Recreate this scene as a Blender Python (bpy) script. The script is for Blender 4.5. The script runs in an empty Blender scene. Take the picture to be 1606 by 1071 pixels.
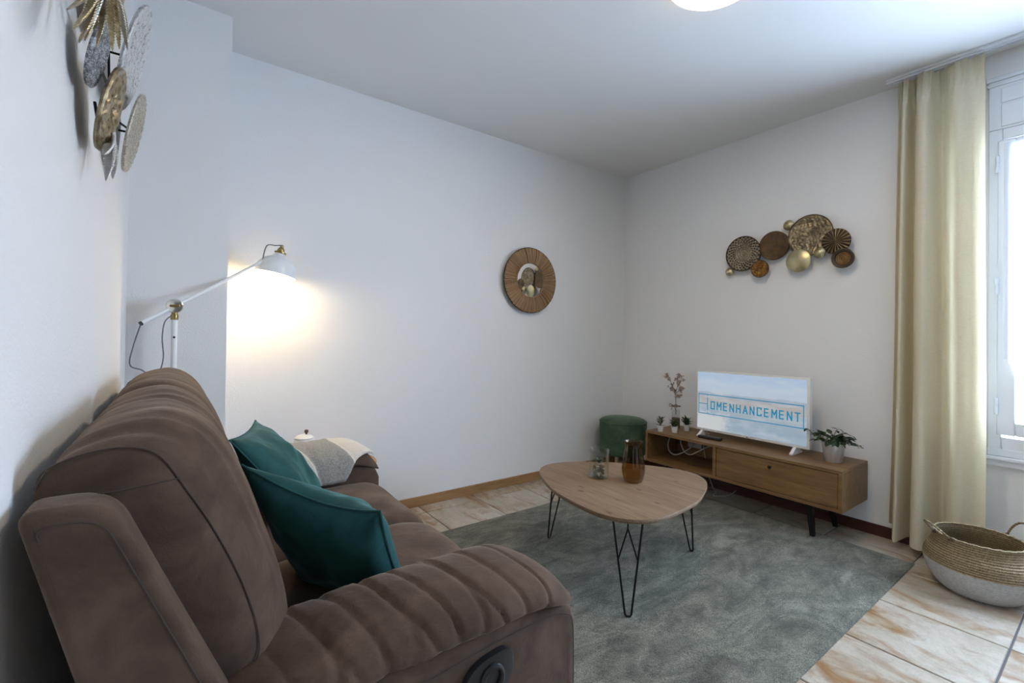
import bpy, bmesh, math, random
from mathutils import Vector, Matrix, noise

random.seed(7)
PI = math.pi
scene = bpy.context.scene
C = scene.collection

# ------------------------------------------------------------------ camera
W = -3.3505          # left wall x ; right wall x = 0 ; back wall y = 0 ; floor z = 0
H = 2.5
YAW, PITCH, ROLL, FPX = 0.636367, 0.008508, 0.014888, 718.2041
CAM = Vector((-3.18303, -2.70656, 1.09198))
f_ = Vector((math.sin(YAW)*math.cos(PITCH), math.cos(YAW)*math.cos(PITCH), math.sin(PITCH)))
r0 = Vector((math.cos(YAW), -math.sin(YAW), 0)); u0 = r0.cross(f_)
r_ = math.cos(ROLL)*r0 + math.sin(ROLL)*u0
u_ = -math.sin(ROLL)*r0 + math.cos(ROLL)*u0
cd = bpy.data.cameras.new('camera'); cam = bpy.data.objects.new('camera', cd); C.objects.link(cam)
cam.matrix_world = Matrix(((r_.x, u_.x, -f_.x, CAM.x), (r_.y, u_.y, -f_.y, CAM.y), (r_.z, u_.z, -f_.z, CAM.z), (0, 0, 0, 1)))
cd.sensor_fit = 'HORIZONTAL'; cd.sensor_width = 36.0; cd.lens = FPX/1606*36
cd.shift_x = -6.3407/1606; cd.shift_y = -15.4097/1606
cd.clip_start = 0.02; cd.clip_end = 200
scene.camera = cam

# ------------------------------------------------------------------ world, daylight, exposure
world = bpy.data.worlds.new('world'); scene.world = world; world.use_nodes = True
bg = world.node_tree.nodes['Background']
bg.inputs[0].default_value = (0.63, 0.77, 1.0, 1); bg.inputs[1].default_value = 33.0

def portal(name, loc, sy, sz):
    l = bpy.data.lights.new(name, 'AREA'); l.shape = 'RECTANGLE'; l.size = sz; l.size_y = sy
    l.cycles.is_portal = True
    o = bpy.data.objects.new(name, l); C.objects.link(o)
    o.location = loc; o.rotation_euler = (0, PI/2, 0)      # looks towards -x, into the room
WIN = [(-3.60, -2.29)]          # y range of the window in the right wall
WZ0, WZ1 = 0.60, 2.10
for k, (a, b) in enumerate(WIN):
    portal('window_portal', (0.23, (a+b)/2, (WZ0+WZ1)/2), b-a, WZ1-WZ0)

scene.view_settings.view_transform = 'Standard'
scene.view_settings.look = 'None'
scene.view_settings.exposure = 0.24
scene.view_settings.gamma = 1.0
scene.view_settings.use_curve_mapping = False

# ------------------------------------------------------------------ materials
M = {}
def new_mat(name):
    m = bpy.data.materials.new(name); m.use_nodes = True
    nt = m.node_tree; p = nt.nodes['Principled BSDF']; M[name] = m
    return m, nt, p
def N(nt, t, **kw):
    n = nt.nodes.new(t)
    for k, v in kw.items(): setattr(n, k, v)
    return n
def coords(nt, scale=(1, 1, 1), rnd=False, rot=(0, 0, 0)):
    tc = N(nt, 'ShaderNodeTexCoord'); mp = N(nt, 'ShaderNodeMapping')
    mp.inputs['Scale'].default_value = scale; mp.inputs['Rotation'].default_value = rot
    nt.links.new(tc.outputs['Object'], mp.inputs['Vector'])
    if rnd:
        oi = N(nt, 'ShaderNodeObjectInfo'); ml = N(nt, 'ShaderNodeMath', operation='MULTIPLY'); ml.inputs[1].default_value = 37.0
        nt.links.new(oi.outputs['Random'], ml.inputs[0]); nt.links.new(ml.outputs[0], mp.inputs['Location'])
    return mp.outputs[0]
def tex_noise(nt, vec, scale, detail=4, rough=0.55, dist=0.0):
    n = N(nt, 'ShaderNodeTexNoise'); n.inputs['Scale'].default_value = scale; n.inputs['Detail'].default_value = detail
    n.inputs['Roughness'].default_value = rough; n.inputs['Distortion'].default_value = dist
    nt.links.new(vec, n.inputs['Vector']); return n.outputs['Fac']
def ramp(nt, fac, stops):
    r = N(nt, 'ShaderNodeValToRGB'); e = r.color_ramp.elements
    while len(e) > 1: e.remove(e[-1])
    e[0].position = stops[0][0]; e[0].color = (*stops[0][1], 1)
    for pos, c in stops[1:]:
        x = e.new(pos); x.color = (*c, 1)
    nt.links.new(fac, r.inputs[0]); return r.outputs[0]
def mixc(nt, fac, a, b, mode='MIX'):
    m = N(nt, 'ShaderNodeMix', data_type='RGBA', blend_type=mode)
    for sock, v in ((m.inputs[0], fac), (m.inputs[6], a), (m.inputs[7], b)):
        if isinstance(v, (int, float)): sock.default_value = v
        elif isinstance(v, tuple): sock.default_value = (*v, 1)
        else: nt.links.new(v, sock)
    return m.outputs[2]
def bump(nt, p, h, strength=0.2, dist=0.002):
    b = N(nt, 'ShaderNodeBump'); b.inputs['Strength'].default_value = strength; b.inputs['Distance'].default_value = dist
    nt.links.new(h, b.inputs['Height']); nt.links.new(b.outputs[0], p.inputs['Normal'])
def simple(name, col, rough=0.5, metal=0.0, var=0.0, vscale=12, bs=0, bscale=200, bd=0.002, sheen=0, spec=0.5, trans=0, emit=None):
    m, nt, p = new_mat(name)
    p.inputs['Base Color'].default_value = (*col, 1); p.inputs['Roughness'].default_value = rough; p.inputs['Metallic'].default_value = metal
    p.inputs['Specular IOR Level'].default_value = spec
    if sheen: p.inputs['Sheen Weight'].default_value = sheen; p.inputs['Sheen Roughness'].default_value = 0.4; p.inputs['Sheen Tint'].default_value = (*[min(1, c*2.2+.1) for c in col], 1)
    v = coords(nt)
    if var:
        n = tex_noise(nt, v, vscale, 5)
        dk = tuple(c*(1-var) for c in col); lt = tuple(min(1, c*(1+var)) for c in col)
        nt.links.new(ramp(nt, n, [(0.3, dk), (0.7, lt)]), p.inputs['Base Color'])
    if bs: bump(nt, p, tex_noise(nt, v, bscale, 3), bs, bd)
    if emit: p.inputs['Emission Color'].default_value = (*emit[0], 1); p.inputs['Emission Strength'].default_value = emit[1]
    return m
def plaster(name, col, bs):
    m, nt, p = new_mat(name); v = coords(nt)
    p.inputs['Roughness'].default_value = 0.85; p.inputs['Specular IOR Level'].default_value = 0.25
    p.inputs['Base Color'].default_value = (*col, 1)
    n = tex_noise(nt, v, 130, 4, 0.6)
    bump(nt, p, n, bs, 0.004)
plaster('plaster', (0.80, 0.79, 0.775), 0.35)
simple('bounce_cut_dark', (0.20, 0.17, 0.145), 0.6, var=.2, vscale=6)  # invented dark tone for the unseen front wall, cuts light bouncing onto the sofa
plaster('ceiling_paint', (0.78, 0.78, 0.77), 0.05)
simple('grout', (0.10, 0.095, 0.10), 0.9, bs=.2)

def tile_mat():
    m, nt, p = new_mat('floor_tile'); v = coords(nt, (1.0, 1.0, 1.0), True)
    big = tex_noise(nt, v, 3.0, 5, 0.6, 0.8)
    v2 = coords(nt, (2.3, 1.0, 1.0), True); st = tex_noise(nt, v2, 4.2, 6, 0.6, 0.9)
    fine = tex_noise(nt, v, 40, 5, 0.7)
    base = ramp(nt, big, [(0.25, (0.33, 0.28, 0.205)), (0.5, (0.46, 0.41, 0.33)), (0.75, (0.55, 0.52, 0.46))])
    rust = ramp(nt, st, [(0.46, (0, 0, 0)), (0.56, (0.45, 0.45, 0.45)), (0.66, (1, 1, 1))])
    c = mixc(nt, rust, base, (0.27, 0.145, 0.055))
    vein = ramp(nt, tex_noise(nt, v, 7.0, 8, 0.75, 1.5), [(0.485, (1, 1, 1)), (0.5, (0.62, 0.60, 0.58)), (0.515, (1, 1, 1))]); c = mixc(nt, 0.6, c, vein, 'MULTIPLY')
    mu = N(nt, 'ShaderNodeMix', data_type='RGBA', blend_type='MULTIPLY'); mu.inputs[0].default_value = 0.5
    nt.links.new(c, mu.inputs[6]); nt.links.new(ramp(nt, fine, [(0.3, (.72, .70, .68)), (0.7, (1, 1, 1))]), mu.inputs[7])
    nt.links.new(mu.outputs[2], p.inputs['Base Color'])
    p.inputs['Roughness'].default_value = 0.36; bump(nt, p, fine, 0.12, 0.002)
tile_mat()

def wood(name, dark, mid, light, axis=1, knots=False, rough=0.45, scale=1.0, spots=()):
    m, nt, p = new_mat(name)
    sc = [9.0*scale]*3; sc[axis] = 0.9*scale
    v = coords(nt, tuple(sc), False)
    n = tex_noise(nt, v, 3.0, 6, 0.62, 0.5)
    col = ramp(nt, n, [(0.28, dark), (0.5, mid), (0.72, light)])
    sc2 = [90.0]*3; sc2[axis] = 4.0
    g = tex_noise(nt, coords(nt, tuple(sc2)), 2.0, 3, 0.6)
    col = mixc(nt, 0.35, col, ramp(nt, g, [(0.3, tuple(c*.6 for c in dark)), (0.6, light)]))
    if knots:
        kv = [6.5, 6.5, 6.5]; kv[axis] = 3.2
        vo = N(nt, 'ShaderNodeTexVoronoi'); vo.inputs['Scale'].default_value = 1.0; nt.links.new(coords(nt, tuple(kv)), vo.inputs['Vector'])
        k = ramp(nt, vo.outputs['Distance'], [(0.06, (1, 1, 1)), (0.16, (0, 0, 0))])
        sel = ramp(nt, tex_noise(nt, coords(nt), 7.0, 2), [(0.37, (0, 0, 0)), (0.43, (1, 1, 1))])
        kk = mixc(nt, 1.0, k, sel, 'MULTIPLY')
        col = mixc(nt, kk, col, (0.085, 0.05, 0.03))
    for (kx, ky, kr) in spots:
        ds = N(nt, 'ShaderNodeVectorMath', operation='DISTANCE'); mpk = N(nt, 'ShaderNodeMapping'); mpk.inputs['Scale'].default_value = (1.0, .45, 0)
        tck = N(nt, 'ShaderNodeTexCoord'); nt.links.new(tck.outputs['Object'], mpk.inputs[0]); nt.links.new(mpk.outputs[0], ds.inputs[0]); ds.inputs[1].default_value = (kx, ky*.45, 0)
        wb = N(nt, 'ShaderNodeMath', operation='MULTIPLY_ADD'); wb.inputs[1].default_value = .012; nt.links.new(tex_noise(nt, coords(nt), 60, 3), wb.inputs[0]); nt.links.new(ds.outputs['Value'], wb.inputs[2])
        col = mixc(nt, ramp(nt, wb.outputs[0], [(kr*.5+.004, (.9, .9, .9)), (kr+.007, (0, 0, 0))]), col, (0.05, 0.028, 0.016))
    nt.links.new(col, p.inputs['Base Color'])
    p.inputs['Roughness'].default_value = rough; bump(nt, p, g, 0.08, 0.001)
wood('oak_table', (0.1075, 0.0636, 0.0344), (0.1935, 0.1247, 0.0731), (0.2838, 0.1935, 0.1204), axis=1, knots=False, rough=.5, spots=((-0.243, 0.030, 0.012), (-0.202, 0.070, 0.010), (-0.194, -0.143, 0.006), (-0.082, -0.260, 0.008), (-0.332, -0.218, 0.008), (0.234, -0.133, 0.007), (-0.012, -0.110, 0.009)))
wood('oak_board', (0.1040, 0.0496, 0.0136), (0.1880, 0.0984, 0.0320), (0.2720, 0.1560, 0.0576), axis=1, knots=True)
wood('oak_skirting', (0.20, 0.10, 0.035), (0.32, 0.17, 0.065), (0.40, 0.23, 0.10), axis=0)
wood('dark_red_skirting', (0.0350, 0.0077, 0.0049), (0.0595, 0.0126, 0.0070), (0.0840, 0.0210, 0.0112), axis=1)  # darker and redder than the oak skirting
wood('pine_leg', (0.35, 0.24, 0.13), (0.45, 0.32, 0.18), (0.52, 0.39, 0.24), axis=2)
wood('side_table_wood', (0.30, 0.15, 0.06), (0.42, 0.23, 0.10), (0.50, 0.30, 0.15), axis=0)

def suede():
    m, nt, p = new_mat('brown_suede'); v = coords(nt)
    n = tex_noise(nt, v, 9, 6, 0.6, 0.6); fine = tex_noise(nt, v, 420, 2)
    nt.links.new(ramp(nt, n, [(0.28, (0.0426, 0.0258, 0.0167)), (0.50, (0.0730, 0.0448, 0.0289)), (0.74, (0.1125, 0.0722, 0.0471))]), p.inputs['Base Color'])
    p.inputs['Roughness'].default_value = 0.85; p.inputs['Specular IOR Level'].default_value = 0.2
    p.inputs['Sheen Weight'].default_value = 0.35; p.inputs['Sheen Roughness'].default_value = 0.4; p.inputs['Sheen Tint'].default_value = (0.75, 0.58, 0.45, 1)
    ad = N(nt, 'ShaderNodeMath', operation='MULTIPLY_ADD'); ad.inputs[1].default_value = 0.25
    nt.links.new(fine, ad.inputs[0]); nt.links.new(tex_noise(nt, v, 26, 5, 0.6, 0.8), ad.inputs[2]); bump(nt, p, ad.outputs[0], 0.30, 0.006)
suede()
simple('seam_thread', (0.05, 0.034, 0.026), 0.9)
simple('dark_lining', (0.02, 0.017, 0.015), 0.95)
simple('black_plastic', (0.012, 0.013, 0.015), 0.35)
simple('black_steel', (0.014, 0.014, 0.015), 0.4, 0.6)
def velvet(name, a, b, c, sheen):
    m, nt, p = new_mat(name); v = coords(nt)
    n = tex_noise(nt, v, 7, 5, 0.6, 0.8)
    nt.links.new(ramp(nt, n, [(0.3, a), (0.52, b), (0.75, c)]), p.inputs['Base Color'])
    p.inputs['Roughness'].default_value = 0.75; p.inputs['Specular IOR Level'].default_value = 0.2
    p.inputs['Sheen Weight'].default_value = 0.6; p.inputs['Sheen Roughness'].default_value = 0.3; p.inputs['Sheen Tint'].default_value = (*sheen, 1)
    bump(nt, p, tex_noise(nt, v, 18, 4, 0.6, 0.6), 0.3, 0.008)
velvet('teal_velvet', (0.0082, 0.0476, 0.0459), (0.0148, 0.0722, 0.0689), (0.0262, 0.1025, 0.0968), (0.2460, 0.5330, 0.5740))
velvet('green_velvet', (0.028, 0.052, 0.030), (0.050, 0.086, 0.050), (0.090, 0.135, 0.085), (0.5, 0.62, 0.5))
simple('wool_grey', (0.2805, 0.2592, 0.2295), 0.95, var=.3, vscale=160, bs=.5, bscale=260, bd=.003, sheen=.3)
simple('wool_cream', (0.62, 0.56, 0.47), 0.95, var=.10, vscale=120, bs=.4, bscale=260, bd=.003, sheen=.3)
simple('lamp_white', (0.78, 0.80, 0.80), 0.28)
simple('brass', (0.34, 0.25, 0.10), 0.28, 1.0)
simple('nickel', (0.75, 0.73, 0.66), 0.15, 1.0)
simple('grey_cord', (0.16, 0.16, 0.16), 0.8, var=.4, vscale=400)
simple('bulb_glow', (1, 0.9, 0.7), 0.5, emit=((1.0, 0.78, 0.45), 30))
def dome_glow():
    m, nt, p = new_mat('dome_glow')
    p.inputs['Base Color'].default_value = (0.85, 0.82, 0.75, 1); p.inputs['Roughness'].default_value = 0.3
    p.inputs['Emission Color'].default_value = (1.0, 0.76, 0.40, 1); p.inputs['Emission Strength'].default_value = 2.2
dome_glow()
simple('white_plastic', (0.78, 0.77, 0.74), 0.4)
simple('white_lacquer', (0.74, 0.76, 0.79), 0.4)
simple('cable_white', (0.55, 0.53, 0.5), 0.5)
simple('logo_blue', (0.0, 0.0, 0.0), 0.4, emit=((0.016, 0.19, 0.32), 1.0), spec=0)
simple('ceramic_white', (0.75, 0.74, 0.72), 0.35)
simple('soil', (0.04, 0.025, 0.015), 0.95)
simple('leaf_green', (0.035, 0.085, 0.025), 0.5, var=.45, vscale=30)
simple('leaf_dark', (0.018, 0.045, 0.018), 0.45, var=.45, vscale=30)
simple('leaf_olive', (0.10, 0.105, 0.045), 0.6, var=.4, vscale=60)
simple('twig_brown', (0.10, 0.065, 0.045), 0.9)
simple('petal_beige', (0.42, 0.32, 0.26), 0.9, var=.35, vscale=80)
simple('twine', (0.20, 0.15, 0.10), 0.95)
simple('kraft_brown', (0.11, 0.070, 0.045), 0.7, var=.2, vscale=30)
simple('stone_pale', (0.42, 0.38, 0.33), 0.7, var=.3, vscale=40)
simple('stone_dark', (0.10, 0.095, 0.085), 0.7, var=.3, vscale=40)
simple('stone_rust', (0.26, 0.16, 0.09), 0.7, var=.3, vscale=40)
def zinc():
    m, nt, p = new_mat('zinc'); v = coords(nt, (1, 1, 0.15))
    p.inputs['Metallic'].default_value = 0.75; p.inputs['Roughness'].default_value = 0.32
    nt.links.new(ramp(nt, tex_noise(nt, v, 40, 4), [(0.3, (0.55, 0.57, 0.60)), (0.7, (0.80, 0.82, 0.85))]), p.inputs['Base Color'])
zinc()
def glass(name, col, mixf, rough=0.02):
    m, nt, p = new_mat(name); nt.nodes.remove(p)
    out = nt.nodes['Material Output']; tr = N(nt, 'ShaderNodeBsdfTransparent'); gl = N(nt, 'ShaderNodeBsdfGlossy'); lw = N(nt, 'ShaderNodeLayerWeight'); lw.inputs[0].default_value = 0.5
    pw = N(nt, 'ShaderNodeMath', operation='POWER'); pw.inputs[1].default_value = 3.5; nt.links.new(lw.outputs['Facing'], pw.inputs[0])
    fr = N(nt, 'ShaderNodeMath', operation='MULTIPLY_ADD'); fr.inputs[1].default_value = mixf; fr.inputs[2].default_value = 0.04; nt.links.new(pw.outputs[0], fr.inputs[0])
    tr.inputs[0].default_value = (*col, 1); gl.inputs['Roughness'].default_value = rough
    mx = N(nt, 'ShaderNodeMixShader'); nt.links.new(fr.outputs[0], mx.inputs[0]); nt.links.new(tr.outputs[0], mx.inputs[1]); nt.links.new(gl.outputs[0], mx.inputs[2])
    nt.links.new(mx.outputs[0], out.inputs[0])
glass('window_glass', (0.97, 0.99, 1.0), .3)
glass('clear_glass', (0.93, 0.95, 0.94), .75)
glass('amber_glass', (0.74, 0.60, 0.40), .6)
def translucent(name, col, tcol, f, transp=0.0, bs=0, bscale=300, stretch=(1, 1, 1)):
    m, nt, p = new_mat(name); nt.nodes.remove(p); out = nt.nodes['Material Output']
    d = N(nt, 'ShaderNodeBsdfDiffuse'); t = N(nt, 'ShaderNodeBsdfTranslucent'); mx = N(nt, 'ShaderNodeMixShader'); mx.inputs[0].default_value = f
    v = coords(nt, stretch); n = tex_noise(nt, v, bscale, 3)
    cr = ramp(nt, n, [(0.3, tuple(c*.86 for c in col)), (0.7, col)]); nt.links.new(cr, d.inputs[0]); t.inputs[0].default_value = (*tcol, 1)
    if bs:
        b = N(nt, 'ShaderNodeBump'); b.inputs['Strength'].default_value = bs; b.inputs['Distance'].default_value = 0.002; nt.links.new(n, b.inputs['Height']); nt.links.new(b.outputs[0], d.inputs['Normal'])
    nt.links.new(d.outputs[0], mx.inputs[1]); nt.links.new(t.outputs[0], mx.inputs[2]); last = mx.outputs[0]
    if transp:
        tr = N(nt, 'ShaderNodeBsdfTransparent'); m2 = N(nt, 'ShaderNodeMixShader'); m2.inputs[0].default_value = transp
        nt.links.new(last, m2.inputs[1]); nt.links.new(tr.outputs[0], m2.inputs[2]); last = m2.outputs[0]
    nt.links.new(last, out.inputs[0])
translucent('curtain_linen', (0.86, 0.79, 0.63), (0.92, 0.82, 0.55), 0.30, 0, .35, 60, (1, 1, 6))
translucent('sheer_voile', (0.85, 0.87, 0.9), (0.9, 0.93, 0.97), 0.6, 0.45)
def rug_mat():
    m, nt, p = new_mat('rug_pile'); v = coords(nt)
    sw = tex_noise(nt, coords(nt, (1.0, 2.0, 1), rot=(0, 0, 0.35)), 2.2, 5, 0.58, 0.9); med = tex_noise(nt, v, 90, 4, 0.7); fine = tex_noise(nt, v, 300, 2, 0.6)
    sw2 = tex_noise(nt, coords(nt, (1.0, 2.4, 1), rot=(0, 0, 0.55)), 5.0, 4, 0.6, 0.5)
    c = ramp(nt, sw, [(0.32, (0.1158, 0.1218, 0.0922)), (0.47, (0.2271, 0.2268, 0.1758)), (0.52, (0.1514, 0.1554, 0.1211)), (0.66, (0.2760, 0.2730, 0.2187))])
    c = mixc(nt, 0.7, c, ramp(nt, sw2, [(0.38, (0.50, 0.50, 0.50)), (0.52, (1.0, 1.0, 1.0)), (0.68, (1.22, 1.22, 1.22))]), 'MULTIPLY')
    c = mixc(nt, 0.5, c, ramp(nt, med, [(0.3, (0.45, 0.45, 0.45)), (0.7, (1.15, 1.15, 1.15))]), 'MULTIPLY')
    c = mixc(nt, 0.8, c, ramp(nt, fine, [(0.34, (0.30, 0.30, 0.30)), (0.66, (1.6, 1.6, 1.6))]), 'MULTIPLY')
    nt.links.new(c, p.inputs['Base Color']); p.inputs['Roughness'].default_value = 0.95; p.inputs['Specular IOR Level'].default_value = 0.1
    p.inputs['Sheen Weight'].default_value = 0.2; p.inputs['Sheen Tint'].default_value = (0.7, 0.72, 0.7, 1)
    ad = N(nt, 'ShaderNodeMath', operation='MULTIPLY_ADD'); ad.inputs[1].default_value = 0.6; nt.links.new(fine, ad.inputs[0]); nt.links.new(med, ad.inputs[2]); bump(nt, p, ad.outputs[0], 0.8, 0.01)
rug_mat()
def seagrass():
    m, nt, p = new_mat('seagrass'); v = coords(nt)
    w = N(nt, 'ShaderNodeTexWave', wave_type='BANDS', bands_direction='Z'); w.inputs['Scale'].default_value = 34; w.inputs['Distortion'].default_value = 4.0; w.inputs['Detail'].default_value = 3; w.inputs['Detail Scale'].default_value = 9
    nt.links.new(v, w.inputs['Vector']); n = tex_noise(nt, v, 90, 4, 0.7)
    c = ramp(nt, w.outputs['Fac'], [(0.1, (0.155, 0.105, 0.05)), (0.5, (0.34, 0.25, 0.13)), (0.9, (0.47, 0.375, 0.22))])
    c = mixc(nt, 0.5, c, ramp(nt, n, [(0.3, (.45, .42, .38)), (0.7, (1.15, 1.12, 1.05))]), 'MULTIPLY')
    nt.links.new(c, p.inputs['Base Color']); p.inputs['Roughness'].default_value = 0.5; bump(nt, p, w.outputs['Fac'], 0.7, 0.006)
seagrass()
simple('painted_rope', (0.4760, 0.4632, 0.4420), 0.7, var=.15, vscale=90, bs=.4, bscale=220, bd=.003)
def straw():
    m, nt, p = new_mat('raffia'); tc = N(nt, 'ShaderNodeTexCoord'); sp = N(nt, 'ShaderNodeSeparateXYZ'); nt.links.new(tc.outputs['Object'], sp.inputs[0])
    at = N(nt, 'ShaderNodeMath', operation='ARCTAN2'); nt.links.new(sp.outputs['Z'], at.inputs[0]); nt.links.new(sp.outputs['X'], at.inputs[1])
    cb = N(nt, 'ShaderNodeCombineXYZ'); nt.links.new(at.outputs[0], cb.inputs[0])
    n = tex_noise(nt, cb.outputs[0], 16, 6, 0.75)
    nt.links.new(ramp(nt, n, [(0.30, (0.085, 0.040, 0.015)), (0.48, (0.27, 0.150, 0.065)), (0.68, (0.52, 0.35, 0.19))]), p.inputs['Base Color']); p.inputs['Roughness'].default_value = 0.5
straw()
simple('mirror_silver', (0.9, 0.9, 0.9), 0.01, 1.0)
simple('dark_wire', (0.03, 0.025, 0.02), 0.5, 0.8)
def aged(name, a, b, c, rough=0.4, metal=0.85, sc=28):
    m, nt, p = new_mat(name); v = coords(nt)
    nt.links.new(ramp(nt, tex_noise(nt, v, sc, 6, 0.65, 0.4), [(0.3, a), (0.52, b), (0.74, c)]), p.inputs['Base Color'])
    p.inputs['Metallic'].default_value = metal; p.inputs['Roughness'].default_value = rough; bump(nt, p, tex_noise(nt, v, 160, 3), 0.2, 0.002)
aged('bronze_pale', (0.14, 0.11, 0.07), (0.26, 0.21, 0.14), (0.40, 0.33, 0.23))
aged('bronze_brown', (0.07, 0.045, 0.025), (0.12, 0.075, 0.04), (0.20, 0.11, 0.04), .5)
aged('bronze_relief', (0.10, 0.08, 0.05), (0.24, 0.19, 0.12), (0.50, 0.40, 0.24), .35)
aged('bronze_dark', (0.05, 0.036, 0.022), (0.10, 0.072, 0.042), (0.20, 0.13, 0.06), .4)
aged('bronze_amber', (0.10, 0.045, 0.012), (0.25, 0.12, 0.03), (0.40, 0.23, 0.07), .35)
aged('gold_pale', (0.36, 0.31, 0.17), (0.48, 0.42, 0.25), (0.58, 0.52, 0.34), .35, .8, 10)
aged('gold_leaf', (0.20, 0.15, 0.07), (0.46, 0.37, 0.20), (0.80, 0.70, 0.46), .3, .7, 120)
aged('gold_brown', (0.16, 0.12, 0.065), (0.32, 0.25, 0.15), (0.58, 0.47, 0.29), .33, .7, 60)
aged('silver_pale', (0.55, 0.55, 0.55), (0.70, 0.70, 0.71), (0.82, 0.82, 0.83), .4, .35)
aged('silver_dark', (0.16, 0.165, 0.18), (0.40, 0.41, 0.43), (0.62, 0.63, 0.65), .4, .4, 90)
aged('champagne', (0.36, 0.33, 0.27), (0.54, 0.50, 0.42), (0.66, 0.62, 0.54), .4, .45, 60)
def lined(name, base, line, sc, w):
    m, nt, p = new_mat(name); v = coords(nt)
    n = tex_noise(nt, v, sc, 2, 0.5, 0.8); f = ramp(nt, n, [(.5-w, (0, 0, 0)), (.5, (1, 1, 1)), (.5+w, (0, 0, 0))])
    n2 = tex_noise(nt, v, sc*1.9, 2, 0.5, 0.5); f2 = ramp(nt, n2, [(.5-w, (0, 0, 0)), (.5, (.8, .8, .8)), (.5+w, (0, 0, 0))])
    c = mixc(nt, f, base, line); nt.links.new(mixc(nt, f2, c, line), p.inputs['Base Color']); p.inputs['Metallic'].default_value = .3; p.inputs['Roughness'].default_value = .4
lined('silver_lines', (0.72, 0.72, 0.72), (0.22, 0.21, 0.20), 22, .02)
lined('champagne_lines', (0.56, 0.52, 0.44), (0.30, 0.25, 0.17), 60, .05)
lined('silver_pierced', (0.55, 0.57, 0.60), (0.10, 0.10, 0.11), 75, .09)
simple('black_rod', (0.02, 0.02, 0.02), 0.5, 0.7)

# TV picture: pale sky, hills, lake shore (flat print on a lit screen)
def screen_mat():
    m, nt, p = new_mat('tv_picture'); nt.nodes.remove(p); out = nt.nodes['Material Output']
    tc = N(nt, 'ShaderNodeTexCoord'); sp = N(nt, 'ShaderNodeSeparateXYZ'); nt.links.new(tc.outputs['Generated'], sp.inputs[0])
    nz = tex_noise(nt, tc.outputs['Generated'], 3.0, 4)
    ad = N(nt, 'ShaderNodeMath', operation='MULTIPLY_ADD'); ad.inputs[1].default_value = 0.13; nt.links.new(nz, ad.inputs[0]); nt.links.new(sp.outputs['Z'], ad.inputs[2])
    c = ramp(nt, ad.outputs[0], [(0.0, (0.40, 0.50, 0.60)), (0.20, (0.36, 0.46, 0.57)), (0.46, (0.42, 0.50, 0.58)), (0.52, (0.50, 0.47, 0.45)), (0.62, (0.48, 0.47, 0.49)), (0.66, (0.40, 0.46, 0.54)), (0.705, (0.42, 0.50, 0.60)), (0.72, (0.54, 0.63, 0.74)), (0.88, (0.54, 0.65, 0.80)), (1.0, (0.46, 0.60, 0.80))])
    mp = N(nt, 'ShaderNodeMapping'); mp.inputs['Scale'].default_value = (1, 2.2, 5.0); nt.links.new(tc.outputs['Generated'], mp.inputs[0])
    cl = ramp(nt, tex_noise(nt, mp.outputs[0], 2.0, 5, 0.6), [(0.45, (0, 0, 0)), (0.7, (0.5, 0.5, 0.5))])
    c = mixc(nt, cl, c, (0.66, 0.72, 0.78))
    # white roofs in the lower left of the picture
    lo = N(nt, 'ShaderNodeMath', operation='SUBTRACT'); lo.inputs[0].default_value = 0.36; nt.links.new(sp.outputs['Z'], lo.inputs[1])
    le = N(nt, 'ShaderNodeMath', operation='SUBTRACT'); nt.links.new(sp.outputs['Y'], le.inputs[0]); le.inputs[1].default_value = 0.62
    mn = N(nt, 'ShaderNodeMath', operation='MINIMUM'); nt.links.new(lo.outputs[0], mn.inputs[0]); nt.links.new(le.outputs[0], mn.inputs[1])
    nr = tex_noise(nt, mp.outputs[0], 9.0, 6, 0.7)
    m3 = N(nt, 'ShaderNodeMath', operation='MULTIPLY_ADD'); m3.inputs[1].default_value = 0.45; nt.links.new(nr, m3.inputs[0]); nt.links.new(mn.outputs[0], m3.inputs[2])
    roof = ramp(nt, m3.outputs[0], [(0.27, (0, 0, 0)), (0.36, (1, 1, 1))])
    c = mixc(nt, roof, c, (0.66, 0.70, 0.72))
    em = N(nt, 'ShaderNodeEmission'); em.inputs[1].default_value = 0.70; nt.links.new(c, em.inputs[0])
    gl = N(nt, 'ShaderNodeBsdfGlossy'); gl.inputs['Roughness'].default_value = 0.25; ms = N(nt, 'ShaderNodeMixShader'); ms.inputs[0].default_value = 0.03
    nt.links.new(em.outputs[0], ms.inputs[1]); nt.links.new(gl.outputs[0], ms.inputs[2]); nt.links.new(ms.outputs[0], out.inputs[0])
screen_mat()
simple('house_render', (0.62, 0.60, 0.56), 0.9, var=.05)
simple('house_roof', (0.16, 0.12, 0.11), 0.9, var=.2)
simple('house_pane', (0.08, 0.11, 0.16), 0.2)
simple('shutter_blue', (0.12, 0.22, 0.36), 0.6)

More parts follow.
